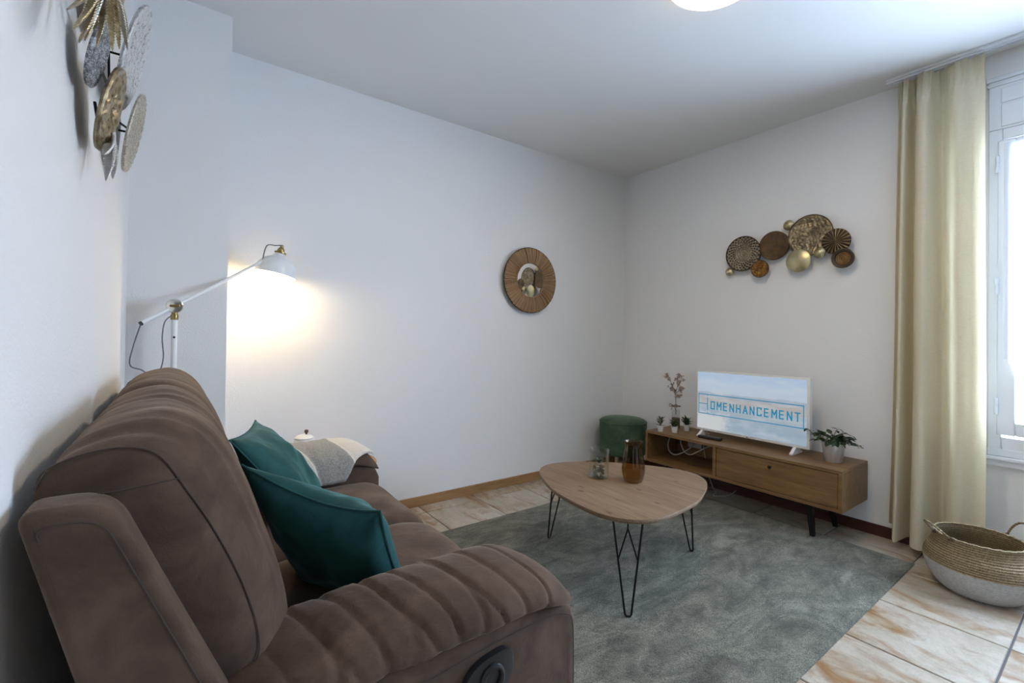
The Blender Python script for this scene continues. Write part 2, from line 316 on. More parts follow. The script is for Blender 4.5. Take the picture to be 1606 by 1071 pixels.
# ------------------------------------------------------------------ object helpers
ORG = {}
def make_mesh(name, geo, mat, org, smooth=True):
    v, f = geo
    me = bpy.data.meshes.new(name); me.from_pydata([(p[0]-org[0], p[1]-org[1], p[2]-org[2]) for p in v], [], f)
    me.materials.append(M[mat]); me.validate()
    if smooth:
        me.polygons.foreach_set('use_smooth', [True]*len(me.polygons))
        if smooth != 'all':
            try: me.set_sharp_from_angle(angle=math.radians(38))
            except Exception: pass
    return me
def props(o, label=None, cat=None, group=None, kind=None):
    if label: o['label'] = label
    if cat: o['category'] = cat
    if group: o['group'] = group
    if kind: o['kind'] = kind
    return o
def thing(name, loc, label, cat, group=None):
    o = bpy.data.objects.new(name, None); C.objects.link(o); o.location = loc; o.empty_display_size = 0.05
    ORG[o.name] = Vector(loc); return props(o, label, cat, group)
def part(parent, name, geo, mat, smooth=True, label=None, kind=None):
    org = ORG[parent.name]
    o = bpy.data.objects.new(name, make_mesh(name, geo, mat, org, smooth)); C.objects.link(o); o.parent = parent
    ORG[o.name] = org
    return props(o, label, kind=kind)
def solo(name, loc, geo, mat, label=None, cat=None, group=None, kind=None, smooth=True):
    loc = Vector(loc)
    o = bpy.data.objects.new(name, make_mesh(name, geo, mat, loc, smooth)); C.objects.link(o); o.location = loc
    ORG[o.name] = loc
    return props(o, label, cat, group, kind)

# ------------------------------------------------------------------ geometry helpers  -> (verts, faces)
def from_bm(bm):
    bm.verts.ensure_lookup_table(); bm.verts.index_update()
    g = ([tuple(v.co) for v in bm.verts], [[v.index for v in f.verts] for f in bm.faces]); bm.free(); return g
def box(x0, x1, y0, y1, z0, z1, bev=0.0, seg=2):
    bm = bmesh.new(); bmesh.ops.create_cube(bm, size=1)
    for v in bm.verts:
        v.co = Vector(((x0+x1)/2+v.co.x*(x1-x0), (y0+y1)/2+v.co.y*(y1-y0), (z0+z1)/2+v.co.z*(z1-z0)))
    if bev: bmesh.ops.bevel(bm, geom=bm.edges[:], offset=bev, segments=seg, affect='EDGES', profile=0.6)
    return from_bm(bm)
def prism(poly, axis, a, b, bev=0.0, seg=2):
    """poly in the two other axes (in x,y,z order), extruded from a to b along axis"""
    bm = bmesh.new(); vs = []
    for p in poly:
        co = list(p); co.insert(axis, a); vs.append(bm.verts.new(co))
    fc = bm.faces.new(vs)
    r = bmesh.ops.extrude_face_region(bm, geom=[fc]); d = [0, 0, 0]; d[axis] = b-a
    bmesh.ops.translate(bm, verts=[e for e in r['geom'] if isinstance(e, bmesh.types.BMVert)], vec=d)
    bmesh.ops.recalc_face_normals(bm, faces=bm.faces[:])
    if bev:
        es = [e for e in bm.edges if abs(e.verts[0].co[axis]-e.verts[1].co[axis]) < 1e-6]
        bmesh.ops.bevel(bm, geom=es, offset=bev, segments=seg, affect='EDGES', profile=0.6)
    return from_bm(bm)
def merge(*gs):
    V, F = [], []
    for v, f in gs:
        k = len(V); V += list(v); F += [[i+k for i in q] for q in f]
    return V, F
def xf(g, m): return [tuple(m @ Vector(p)) for p in g[0]], g[1]
def loft(rings, cap0=True, cap1=True, closed=True):
    n = len(rings[0]); V = [tuple(p) for r in rings for p in r]; F = []
    for i in range(len(rings)-1):
        for j in range(n if closed else n-1):
            k = (j+1) % n; F.append([i*n+j, i*n+k, (i+1)*n+k, (i+1)*n+j])
    for flag, i, rev in ((cap0, 0, True), (cap1, len(rings)-1, False)):
        if flag:
            c = sum((Vector(p) for p in rings[i]), Vector())/n; V.append(tuple(c)); ci = len(V)-1
            for j in range(n):
                k = (j+1) % n; q = [i*n+j, i*n+k, ci]; F.append(q[::-1] if rev else q)
    return V, F
def lathe(prof, c, n=32, cap0=True, cap1=True, fn=None, m=None):
    rings = []
    for r, z in prof:
        ring = []
        for j in range(n):
            a = 2*PI*j/n; rr = r*(fn(a, z) if fn else 1); ring.append((rr*math.cos(a), rr*math.sin(a), z))
        rings.append(ring)
    g = loft(rings, cap0, cap1)
    return xf(g, (Matrix.Translation(c) @ m) if m else Matrix.Translation(c))
def tube(pts, r, n=8, closed=False, rfn=None):
    P = [Vector(p) for p in pts]; rings = []; up = None
    for i, p in enumerate(P):
        a = P[(i-1) % len(P)] if (closed or i > 0) else P[i]; b = P[(i+1) % len(P)] if (closed or i < len(P)-1) else P[i]
        t = (b-a).normalized()
        if up is None: up = Vector((0, 0, 1)) if abs(t.z) < 0.9 else Vector((1, 0, 0))
        s = t.cross(up).normalized(); up = s.cross(t).normalized(); rr = rfn(i/(len(P)-1)) if rfn else r
        rings.append([p + (s*math.cos(2*PI*k/n)+up*math.sin(2*PI*k/n))*rr for k in range(n)])
    if closed: rings.append(rings[0])
    return loft(rings, not closed, not closed)
def cat(ctrl, n, closed=False):
    P = [Vector(c) if len(c) == 3 else Vector((c[0], c[1], 0)) for c in ctrl]; m = len(P); out = []
    segs = m if closed else m-1
    for k in range(n):
        t = k/n*segs if closed else k/(n-1)*segs
        i = min(int(t), segs-1); u = t-i
        g = (lambda q: P[q % m]) if closed else (lambda q: P[max(0, min(m-1, q))])
        a, b, c, d = g(i-1), g(i), g(i+1), g(i+2)
        out.append(0.5*((2*b)+(c-a)*u+(2*a-5*b+4*c-d)*u*u+(3*b-a-3*c+d)*u**3))
    return out
def frame_m(c, e1, e2):
    e1 = Vector(e1).normalized(); e2 = Vector(e2); e2 = (e2-e1*e1.dot(e2)).normalized(); n = e1.cross(e2)
    return Matrix(((e1.x, e2.x, n.x, c[0]), (e1.y, e2.y, n.y, c[1]), (e1.z, e2.z, n.z, c[2]), (0, 0, 0, 1)))
def disc(r, hfn, th, nr=20, na=72, rim=None):
    """dish in local xy facing +z, relief hfn(rho,theta); solid with thickness th"""
    rings = [[(0.001*math.cos(2*PI*j/na), 0.001*math.sin(2*PI*j/na), hfn(0, 0)-th) for j in range(na)]]
    for sgn, rng in ((-1, range(1, nr+1)), (1, range(nr, -1, -1))):
        for i in rng:
            rho = i/nr; rr = max(r*rho, 0.001)
            rings.append([(rr*math.cos(2*PI*j/na), rr*math.sin(2*PI*j/na), hfn(rho, 2*PI*j/na) if sgn > 0 else hfn(rho, 0)*0-th) for j in range(na)])
    return loft(rings, True, True)
def leaf_geo(L, Wd, curl=0.25, fold=0.15, n=5):
    V, F = [], []
    for i in range(n+1):
        t = i/n; w = Wd*math.sin(PI*min(1, (t*0.93+0.05)))**0.8*(1-0.35*t) if 0 < t < 1 else 0.0005
        z = -curl*L*t*t
        V += [(L*t, -w, z+fold*w), (L*t, 0, z), (L*t, w, z+fold*w)]
    for i in range(n):
        for k in (0, 1): F.append([i*3+k, (i+1)*3+k, (i+1)*3+k+1, i*3+k+1])
    return V, F
def blob(c, r, seed, sq=(1, 1, 1), amp=0.18, sub=2):
    bm = bmesh.new(); bmesh.ops.create_icosphere(bm, subdivisions=sub, radius=1)
    for v in bm.verts:
        k = 1+amp*noise.noise(v.co*1.7+Vector((seed, 0, 0))); v.co = Vector((c[0]+v.co.x*r*k*sq[0], c[1]+v.co.y*r*k*sq[1], c[2]+v.co.z*r*k*sq[2]))
    return from_bm(bm)

# ================================================================== THE SETTING
YF = -6.0      # wall behind the camera
T = 0.25
floor = solo('floor', (0, 0, 0), box(W-T, T, YF-T, T, -0.12, -0.004), 'grout', kind='structure', smooth=False)
P_ = 0.38669; X0, Y0 = -0.38797, -2.44168
gx = [X0+P_*k for k in range(-9, 3)]; gy = [Y0+P_*k for k in range(-11, 8)]
for i in range(len(gx)-1):
    for j in range(len(gy)-1):
        x0, x1, y0, y1 = max(gx[i]+.003, W+.002), min(gx[i+1]-.003, -.002), max(gy[j]+.003, YF+.002), min(gy[j+1]-.003, -.002)
        if x1-x0 > .02 and y1-y0 > .02: part(floor, 'tile', box(x0, x1, y0, y1, -0.006, 0.0, 0.0022, 1), 'floor_tile', smooth=False)
solo('ceiling', (0, 0, H), box(W-T, T, YF-T, T, H, H+.15), 'ceiling_paint', kind='structure', smooth=False)
solo('wall_back', (0, 0, 0), box(W-T, T, 0, T, 0, H), 'plaster', kind='structure', smooth=False)
solo('wall_left', (W, 0, 0), box(W-T, W, YF-T, 0, 0, H), 'plaster', kind='structure', smooth=False)
solo('wall_front', (0, YF, 0), box(W-T, T, YF-T, YF, 0, H), 'bounce_cut_dark', kind='structure', smooth=False)
PX, PY = -3.00755, -0.29902
solo('wall_corner', (W, PY, 0), box(W, PX, PY, 0, 0, H), 'plaster', kind='structure', smooth=False)
wr = [box(0, T, YF, WIN[0][0], 0, H), box(0, T, WIN[0][1], 0, 0, H)]
for a, b in WIN: wr += [box(0, T, a, b, 0, WZ0), box(0, T, a, b, WZ1, H)]
solo('wall_right', (0, 0, 0), merge(*wr), 'plaster', kind='structure', smooth=False)
BB = 0.062
solo('baseboard_back', (0, 0, 0), box(PX, -.012, -.012, 0, 0, BB, .002, 1), 'oak_skirting', kind='structure')
solo('baseboard_right', (0, 0, 0), box(-.012, 0, YF, 0, 0, BB, .002, 1), 'dark_red_skirting', kind='structure')
solo('baseboard_corner', (W, PY, 0), merge(box(W, PX+.012, PY-.012, PY, 0, BB), box(PX, PX+.012, PY, -.012, 0, BB)), 'oak_skirting', kind='structure')
solo('baseboard_left', (W, 0, 0), box(W, W+.012, YF, PY-.012, 0, BB, .002, 1), 'oak_skirting', kind='structure')
# curtain track on the ceiling
tr = solo('trim_1', (-.1, -3.0, H), merge(box(-.135, -.065, YF, -1.90, H-.012, H, .002, 1), box(-.118, -.112, YF, -1.90, H-.02, H-.012), box(-.088, -.082, YF, -1.90, H-.02, H-.012)), 'white_lacquer', kind='structure')

def window(k, a, b):
    w = solo('window_%d' % k, (0, (a+b)/2, WZ0), merge(   # fixed frame lining the opening
        box(-.012, .09, b-.035, b+.012, WZ0-.02, WZ1+.02, .003, 1), box(-.012, .09, a-.012, a+.035, WZ0-.02, WZ1+.02, .003, 1),
        box(-.011, .089, a+.035, b-.035, WZ0-.02, WZ0+.04, .003, 1), box(-.011, .089, a+.035, b-.035, WZ1-.03, WZ1+.02, .003, 1)), 'white_lacquer', kind='structure')
    mid = (a+b)/2
    for (s0, s1, hinge) in ((mid+.004, b-.02, b-.02), (a+.02, mid-.004, a+.02)):
        z0, z1 = 0.653, 2.063; fw = .062
        sash = part(w, 'sash', merge(box(-.022, .04, s0, s0+fw, z0, z1, .004, 1), box(-.022, .04, s1-fw, s1, z0, z1, .004, 1), box(-.022, .04, s0+fw, s1-fw, z0, z0+fw, .004, 1), box(-.022, .04, s0+fw, s1-fw, z1-fw*.6, z1, .004, 1)), 'white_lacquer')
        part(sash, 'glass_pane', box(.006, .010, s0+fw-.004, s1-fw+.004, z0+fw-.004, z1-fw*.6+.004), 'window_glass', smooth=False)
        for hz in (1.948, 1.361, .788): part(sash, 'hinge', lathe([(.006, -.04), (.007, -.038), (.007, -.012), (.0055, -.01), (.0055, .01), (.007, .012), (.007, .038), (.006, .04)], (-.026, hinge, hz), 10), 'white_lacquer')
    part(w, 'window_board', merge(box(-.045, 0, a-.05, b+.03, .535, .55, .004, 2), box(-.03, 0, a-.05, b+.03, .505, .535, .004, 2), box(-.02, 0, a-.02, b+.012, .55, .585, .003, 1)), 'white_lacquer')
    # panelled roller shutter box above the window
    part(w, 'shutter_box_panel', merge(box(-.014, 0, a-.02, b+.012, WZ1+.02, 2.375, .002, 1), box(-.02, 0, a-.03, b+.018, 2.33, 2.345, .003, 1), box(-.024, 0, a-.03, b+.02, 2.355, 2.375, .003, 1), box(-.019, 0, a+.02, b-.03, 2.245, 2.315, .002, 1), box(-.019, 0, a+.02, b-.03, 2.13, 2.235, .002, 1)), 'white_lacquer')
    return w
window(1, *WIN[0])

# sheer half curtain fixed to the sash behind the linen curtain
def sheer(y0, y1, label):
    V, F = [], []; nu, nv = 60, 24
    for i in range(nu+1):
        t = i/nu; y = y0+(y1-y0)*t; zb = 0.97+.05*math.cos(t*2*PI*5)
        for j in range(nv+1):
            s = j/nv; V.append((-.030+.006*math.sin(t*2*PI*14)*(0.3+s), y, 2.045-(2.045-zb)*s))
    for i in range(nu):
        for j in range(nv): F.append([i*(nv+1)+j, (i+1)*(nv+1)+j, (i+1)*(nv+1)+j+1, i*(nv+1)+j+1])
    solo('sheer_curtain', (-.03, (y0+y1)/2, 1.0), (V, F), 'sheer_voile', label, 'curtain', smooth='all')
sheer(-2.332, -2.93, 'white sheer voile with scalloped hem on the window sash beside the cream curtain')

# house across the street, seen through the clear pane below the voile
hs = thing('neighbour_house', (16, -9.0, -6), 'pale neighbouring house outside, through the window under the sheer voile', 'house')
part(hs, 'wall', box(16, 24, -16, 0, -6, 0.9), 'house_render', smooth=False)
part(hs, 'roof', prism([(-16.5, .9), (.5, .9), (.5, 1.1), (-4, 2.6), (-12, 2.6), (-16.5, 1.1)], 0, 15.6, 24.4), 'house_roof', smooth=False)
for k in range(6):
    for q in (-4.2, -1.2):
        wn = part(hs, 'window', box(15.94, 16.02, -15+2.5*k, -13.9+2.5*k, q, q+1.5), 'white_lacquer', smooth=False)
        part(wn, 'pane', box(15.92, 15.96, -14.9+2.5*k, -14.0+2.5*k, q+.1, q+1.4), 'house_pane', smooth=False)

# ================================================================== RUG
def rug():
    x0, x1, y0, y1 = -2.62, -0.262, -2.066, -0.437; V, F = [], []; nx, ny = 120, 84
    for i in range(nx+1):
        for j in range(ny+1):
            x = x0+(x1-x0)*i/nx; y = y0+(y1-y0)*j/ny
            e = min(1, min(i, nx-i, j, ny-j)/2.0)
            z = 0.004+(.012+.003*noise.noise(Vector((x*9, y*9, 0)))+.002*noise.noise(Vector((x*40, y*40, 3))))*e
            if e == 0: x += .004*noise.noise(Vector((x*30, y*30, 5))); y += .004*noise.noise(Vector((x*30, y*30, 9)))
            V.append((x, y, z))
    for i in range(nx):
        for j in range(ny): F.append([i*(ny+1)+j, (i+1)*(ny+1)+j, (i+1)*(ny+1)+j+1, i*(ny+1)+j+1])
    g = merge((V, F), box(x0, x1, y0, y1, 0.0005, .0045))
    solo('area_rug', ((x0+x1)/2, (y0+y1)/2, 0), g, 'rug_pile', 'grey-green mottled shaggy rug on the tiles under the coffee table', 'rug', smooth='all')
rug()
RZ = 0.015

# ================================================================== SOFA  (u = distance from the left wall)
sofa = thing('recliner_sofa', (W+.5, -1.21, 0), 'brown suede two-seat recliner sofa along the left wall', 'sofa')
def U(u, y, z): return (W+u, y, z)
YN, YFAR = -1.97, -0.45
P_MID = [(.026, .84), (.03, .895), (.06, .935), (.11, .955), (.165, .955), (.222, .915), (.268, .83), (.308, .72), (.343, .60), (.353, .50), (.335, .435), (.27, .41), (.15, .50), (.06, .70)]
P_END = [(.022, .850), (.024, .885), (.036, .906), (.075, .921), (.118, .922), (.150, .905), (.180, .855), (.217, .785), (.255, .695), (.280, .605), (.275, .555), (.22, .53), (.13, .58), (.05, .73)]
cenM = Vector((.19, .70, 0))
def ease(t): t = max(0, min(1, t)); return 1-(1-t)**2.6
WRK = [random.uniform(0, 1) for _ in range(14)]
def back_cushion(ya, yb, seedv):
    """ya = outer end (with side panel and seam), yb = end at the centre split"""
    L = abs(yb-ya); sg = 1 if yb > ya else -1; rings = []; ns = 46; nn = 56
    pm = cat(P_MID, nn, True); pe = cat(P_END, nn, True)
    ts = [0]+[(k/ns)**1.25 for k in range(1, ns+1)]
    for t in ts:
        d = t*L; e = ease(d/.17); e2 = ease((L-d)/.09)
        ring = []
        for k in range(nn):
            p = pe[k].lerp(pm[k], e); sc = 0.90+0.10*e2
            p = cenM+(p-cenM)*sc
            top = max(0, min(1, (p.y-.62)/.25)); front = 1 if p.x > .12 else .5
            wv = sum(math.exp(-((t-WRK[q])/.012)**2)*(0.4+0.6*WRK[(q+3) % 14]) for q in range(14))
            w2 = noise.noise(Vector((p.x*9, d*16+seedv, p.y*6)))*.006+noise.noise(Vector((p.x*4, d*38+seedv, p.y*4)))*.004
            p = p+(p-cenM).normalized()*((-.009*wv*top*front)*e+w2*e)
            ring.append(U(p.x, ya+sg*d, p.y))
        rings.append(ring)
    # side panel: slightly domed cap
    c = Vector((.155, .74, 0)); cap = []
    for s, off in ((.05, .016), (.4, .015), (.75, .011), (.94, .005)):
        cap.append([U(c.x+(q.x-c.x)*s, ya-sg*off, c.y+(q.y-c.y)*s) for q in pe])
    return loft(cap+rings, True, True)
YA, YB = -1.853, -.567
for ya, yb, sd in ((YA, -1.222, 0.0), (YB, -1.198, 9.0)):
    bc = part(sofa, 'back_cushion', back_cushion(ya, yb, sd), 'brown_suede', 'all')
    sg = -1 if ya < yb else 1
    pe = cat(P_END, 112, True)
    part(bc, 'seam', tube([U(q.x+(q.x-.155)*.012, ya+sg*.002, q.y+(q.y-.74)*.012) for q in pe[6:84]], .0013, 6), 'seam_thread')
    part(bc, 'side_crease', tube([U(a, ya+sg*.0145, b) for a, b in [(.03, .862), (.07, .868), (.11, .868), (.15, .872), (.175, .874)]], .0011, 6), 'seam_thread')
# leaning side wings of the back frame
def fillet(poly, radii, n=7):
    out = []; m = len(poly)
    for k in range(m):
        p = Vector(poly[k]); a = (Vector(poly[k-1])-p); b = (Vector(poly[(k+1) % m])-p)
        r = min(radii[k], a.length*.45, b.length*.45); A = p+a.normalized()*r; B = p+b.normalized()*r
        for q in range(n):
            t = q/(n-1); out.append((1-t)**2*A+2*t*(1-t)*p+t*t*B)
    return out
WG = fillet([(.014, .872), (.102, .872), (.226, .579), (.42, .12), (.20, .12), (.125, .44)], [.022, .060, .02, .01, .01, .06])
def wing(y0, y1, out):
    g = prism([(W+q.x, q.y) for q in WG], 1, y0, y1, .012, 4)
    w = part(sofa, 'back_wing', g, 'brown_suede', True)
    ins = fillet([(.030, .852), (.094, .852), (.208, .582), (.39, .14)], [.018, .050, .02, .01])
    part(w, 'seam', tube([U(q.x, out, q.y) for q in ins[:23]], .0011, 6), 'seam_thread')
wing(-1.925, -1.855, -1.9255); wing(-.565, -.495, -.4945)
# back frame (hidden core)
part(sofa, 'back_frame', prism([(W+a, b) for a, b in [(.05, .80), (.12, .80), (.27, .45), (.40, .12), (.20, .12), (.12, .44)]], 1, -1.855, -.565), 'dark_lining', smooth=False)
# seat cushions
P_SEAT = [(.30, .22), (.28, .33), (.30, .405), (.38, .432), (.52, .448), (.68, .462), (.80, .462), (.875, .438), (.915, .385), (.925, .30), (.915, .20), (.88, .15), (.60, .14), (.38, .15)]
def seat_cushion(y0, y1, seedv):
    rings = []; nn = 64; pc = cat(P_SEAT, nn, True); cc = Vector((.60, .28, 0)); ns = 34
    for i in range(ns+1):
        t = i/ns; y = y0+(y1-y0)*t; e = (1-abs(2*t-1)**5); s = .80+.20*ease(e)
        ring = []
        for p in pc:
            q = cc+(p-cc)*Vector((1, 1, 1)) if False else Vector((cc.x+(p.x-cc.x)*(.93+.07*ease(e)), cc.y+(p.y-cc.y)*s, 0))
            dd = noise.noise(Vector((q.x*7, y*7, seedv)))*.006+noise.noise(Vector((q.x*18, y*6, seedv+4)))*.003
            q.y += dd
            ring.append(U(q.x, y, q.y))
        rings.append(ring)
    return loft(rings)
for y0, y1, sd in ((-1.715, -1.213, 1), (-1.207, -.705, 6)):
    part(sofa, 'seat_cushion', seat_cushion(y0, y1, sd), 'brown_suede', 'all')
part(sofa, 'base_frame', box(W+.24, W+.86, -1.74, -.68, .06, .24, .01), 'brown_suede')
# arms
ARM_T = [(.19, .525), (.25, .548), (.32, .564), (.43, .580), (.55, .587), (.66, .588), (.75, .585), (.82, .573), (.866, .552), (.895, .520), (.905, .487)]
CREASE = [.235, .295, .345, .385, .43, .475, .52, .565, .615, .665, .72, .775]
def arm_pad(yc, out):
    rings = []; nn = 44; ctl = cat(ARM_T, 150)
    for i, p in enumerate(ctl):
        u = p.x; zt = p.y; zb = .508 - max(0, .30-u)*.3; zc = .530-max(0, .30-u)*.28 if u < .8 else .530-(u-.8)*.40
        hw = .139*(1-max(0, (u-.80)/.115)**2*.30)*(1-max(0, (.26-u)/.07)**2*.15); ring = []
        for k in range(nn):
            a = 2*PI*k/nn; ca, sa = math.cos(a), math.sin(a)
            y = hw*math.copysign(abs(ca)**.85, ca); z = (zt-zc if sa > 0 else max(.010, zc-zb))*math.copysign(abs(sa)**.95, sa)
            cr = 0
            for q, c0 in enumerate(CREASE):
                cl = c0+.022*(q % 3-1)*sa+.03*ca*out
                cr += math.exp(-((u-cl)/(.0038 if q % 2 else .0058))**2)*(.6+.4*((q*7) % 5)/4)
            cr *= max(0, min(1, .62+.5*sa*1.0-.1*ca*out))*(1 if sa > -.3 else 0)
            puff = noise.noise(Vector((u*14, ca*1.2, sa*1.2+yc)))*.005
            m = 1-.115*cr
            ring.append(U(u, yc+y*m+ca*puff, zc+z*m+sa*puff))
        rings.append(ring)
    return loft(rings)
def arm(yo, yi):
    yc = (yo+yi)/2; out = 1 if yo > yi else -1
    a = part(sofa, 'arm_body', prism([(W+p, q) for p, q in [(.24, .06), (.22, .495), (.32, .525), (.78, .525), (.85, .512), (.888, .488), (.903, .455), (.905, .06)]], 1, min(yo, yi)+.012, max(yo, yi)-.012, .016, 3), 'brown_suede')
    part(sofa, 'arm_pad', arm_pad(yc, out), 'brown_suede', 'all')
    so = yo-out*.0065
    part(a, 'seam', tube([U(q.x, so, q.y) for q in cat([(.25, .440), (.45, .468), (.65, .488), (.80, .494), (.862, .484), (.885, .45), (.889, .30), (.888, .10)], 60)], .0012, 6), 'seam_thread')
    for k in (0.0,):
        pass
    return a
an = arm(YN, -1.705); arm(YFAR, -.715)
# release handle on the near arm
hp = [(W+.660+.058*math.copysign(abs(math.cos(t))**.75, math.cos(t)), .430+.044*math.copysign(abs(math.sin(t))**.75, math.sin(t))+.014*math.cos(t)) for t in [2*PI*k/36 for k in range(36)]]
hb = part(sofa, 'release_handle', prism(hp, 1, -1.972, -1.955, .004, 2), 'black_plastic', label='black plastic recline release handle')
part(hb, 'lever', tube([U(.666+.022*math.cos(t), -1.975, .432+.024*math.sin(t)) for t in [2*PI*k/24 for k in range(24)]], .005, 8, True), 'black_plastic')
for (u, y) in ((.30, -1.88), (.82, -1.88), (.30, -.54), (.82, -.54)):
    part(sofa, 'foot', box(W+u-.03, W+u+.03, y-.03, y+.03, RZ+.004 if u > .74 else 0.001, .065, .004), 'black_plastic')

# ================================================================== CUSHIONS AND BLANKET
def pillow(name, c, e1, e2, h, h2, pinch, th, seedv, label):
    m = frame_m(c, e1, e2); n = 26; V, F = [], []; idx = {}
    for side in (1, -1):
        for i in range(n+1):
            for j in range(n+1):
                a, b = 2*i/n-1, 2*j/n-1
                edge = i in (0, n) or j in (0, n)
                if side == -1 and edge: idx[(side, i, j)] = idx[(1, i, j)]; continue
                px = a*h*(1-.075*(1-b*b)*abs(a)**2) ; py = b*h2*(1-(pinch if b > 0 else .075)*(1-a*a)*abs(b)**2)
                z = side*th*((1-abs(a)**2.4)*(1-abs(b)**2.4))**.55 if not edge else 0
                w = noise.noise(Vector((a*1.6, b*1.6, seedv+side)))*.016+noise.noise(Vector((a*4, b*4, seedv+side*2)))*.007
                z += w*(1-max(abs(a), abs(b))**4)
                z -= side*.010*math.exp(-((a+.1)/.35)**2)*max(0, b)**2*(1-abs(b)**6)
                idx[(side, i, j)] = len(V); V.append((px, py, z))
    for side in (1, -1):
        for i in range(n):
            for j in range(n):
                q = [idx[(side, i, j)], idx[(side, i+1, j)], idx[(side, i+1, j+1)], idx[(side, i, j+1)]]
                F.append(q if side == 1 else q[::-1])
    base = min((m @ Vector(v)).z for v in V); loc = (c[0], c[1], base)
    o = thing(name, loc, label, 'cushion', 'teal velvet cushions on the sofa')
    part(o, 'cover', xf((V, F), m), 'teal_velvet', 'all')
    rim = [V[idx[(1, i, 0)]] for i in range(n)]+[V[idx[(1, n, j)]] for j in range(n)]+[V[idx[(1, n-i, n)]] for i in range(n)]+[V[idx[(1, 0, n-j)]] for j in range(n)]
    part(o, 'piping', xf(tube(rim, .0028, 6, True), m), 'teal_velvet')
pillow('throw_cushion', (-2.862, -.815, .575), (.293, .956, -.024), (-.588, .2, .783), .206, .206, .08, .066, 2.0, 'teal velvet cushion behind the other one, beside the grey blanket on the far arm')
pillow('throw_cushion', (-2.864, -1.526, .577), (.616, -.767, -.181), (-.374, -.487, .789), .180, .226, .23, .072, 7.0, 'teal velvet cushion in front, slumped towards the near armrest')

def blanket():
    yc = (YFAR-.715)/2; hw = .142
    bl = thing('throw_blanket', U(.62, yc, .46), 'grey and cream wool blanket draped over the far sofa arm', 'blanket')
    # b runs across the arm: 0 = outer low edge, 1 = inner low edge near the seat
    def pt(u, b, lift):
        a = PI*(1.10-1.2*b)  # angle over the pad, outer (+y) side first
        a = PI*( -0.08+1.16*b)
        ca, sa = math.cos(a), math.sin(a)
        zt = .590-max(0, (u-.78))**1.4*1.2; zc = .528
        y = yc+(hw+.012+lift)*math.copysign(abs(ca)**.75, ca); z = zc+(zt-zc+.014+lift)*math.copysign(abs(sa)**.85, sa)
        if b > .86: z -= (b-.86)*.22; y += (-.012)*(b-.86)/.14
        return U(u, y, z)
    def strip(ua, ub, th0):
        nb, nu = 44, 16; top, bot = [], []
        for j in range(nb+1):
            for i in range(nu+1):
                u0 = ub+(ua-ub)*i/nu
                bm_ = max(.50, min(1.0, .52+(.905-u0)/.25*.48)); b = bm_*j/nb
                u = u0+.085*max(0, (b-.5)/.5)
                u = min(u, .925)
                w = .004*noise.noise(Vector((u*16, b*5, 1)))+.003*noise.noise(Vector((u*40, b*9, 4)))
                top.append(pt(u, b, th0+w)); bot.append(pt(u, b, -.006))
        n1 = nu+1; k0 = len(top); V = top+bot; F = []
        for j in range(nb):
            for i in range(nu):
                q = [j*n1+i, j*n1+i+1, (j+1)*n1+i+1, (j+1)*n1+i]; F.append(q); F.append([x+k0 for x in q[::-1]])
        for j in range(nb):
            for i in (0, nu): F.append([j*n1+i, (j+1)*n1+i, (j+1)*n1+i+k0, j*n1+i+k0])
        for i in range(nu):
            for j in (0, nb): F.append([j*n1+i, j*n1+i+1, j*n1+i+1+k0, j*n1+i+k0])
        return V, F
    part(bl, 'cream_stripe', strip(.715, .90, .008), 'wool_cream', 'all', label='cream woven stripe at the front of the arm')
    part(bl, 'grey_field', strip(.56, .7155, .0078), 'wool_grey', 'all', label='grey woven field')
    part(bl, 'cream_stripe', strip(.42, .5605, .0076), 'wool_cream', 'all', label='cream woven stripe behind the cushion')
blanket()

# ================================================================== SIDE TABLE behind the far arm
st = thing('side_table', (-2.52, -.235, 0), 'round wooden side table between the sofa and the back wall', 'side table')
part(st, 'table_top', lathe([(.20, .402), (.212, .406), (.214, .414), (.208, .42)], (-2.52, -.235, 0), 48), 'side_table_wood')
for k in range(3):
    a = PI/2+k*2*PI/3
    part(st, 'leg', tube([(-2.52+.10*math.cos(a), -.235+.10*math.sin(a), .402), (-2.52+.17*math.cos(a), -.235+.17*math.sin(a), .002)], .013, 10), 'side_table_wood')
tp = thing('lidded_jar', (-2.665, -.235, .42), 'white lidded jar with brown knob on the side table behind the blanket', 'jar')
part(tp, 'body', lathe([(.03, 0), (.045, .005), (.058, .05), (.058, .10), (.046, .138), (.040, .142)], (-2.665, -.235, .42), 28), 'ceramic_white')
ld = part(tp, 'lid', lathe([(.044, .142), (.045, .147), (.030, .158), (.006, .162)], (-2.665, -.235, .42), 28), 'ceramic_white')
part(ld, 'knob', lathe([(.004, .160), (.005, .167), (.010, .173), (.009, .182), (.003, .185)], (-2.655, -.235, .42), 14), 'twig_brown', label='brown knob')

# ================================================================== FLOOR LAMP
LX, LY = -3.194, -.40
JZ = 1.190
lamp = thing('floor_lamp', (LX, LY, 0), 'white floor lamp with bell shade and brass joints beside the wall corner', 'lamp')
part(lamp, 'base', lathe([(.098, .001), (.10, .006), (.10, .016), (.09, .022), (.014, .026)], (LX, LY, 0), 40), 'lamp_white')
part(lamp, 'pole', lathe([(.0105, .02), (.0105, 1.145)], (LX, LY, 0), 16), 'lamp_white')
part(lamp, 'pole_collar', lathe([(.0125, 1.135), (.0135, 1.14), (.0135, 1.155), (.011, 1.158), (.011, 1.168), (.013, 1.172)], (LX, LY, 0), 16), 'brass')
part(lamp, 'pole_button', lathe([(.0045, 0), (.0045, .003), (.002, .004)], (LX, LY-.0105, 1.065), 10, m=Matrix.Rotation(PI/2, 4, 'X')), 'black_plastic')
jt = part(lamp, 'joint', lathe([(.026, -.016), (.029, -.012), (.029, .012), (.026, .016), (.010, .018)], (LX, LY, JZ), 28, m=Matrix.Rotation(PI/2, 4, 'X')), 'nickel')
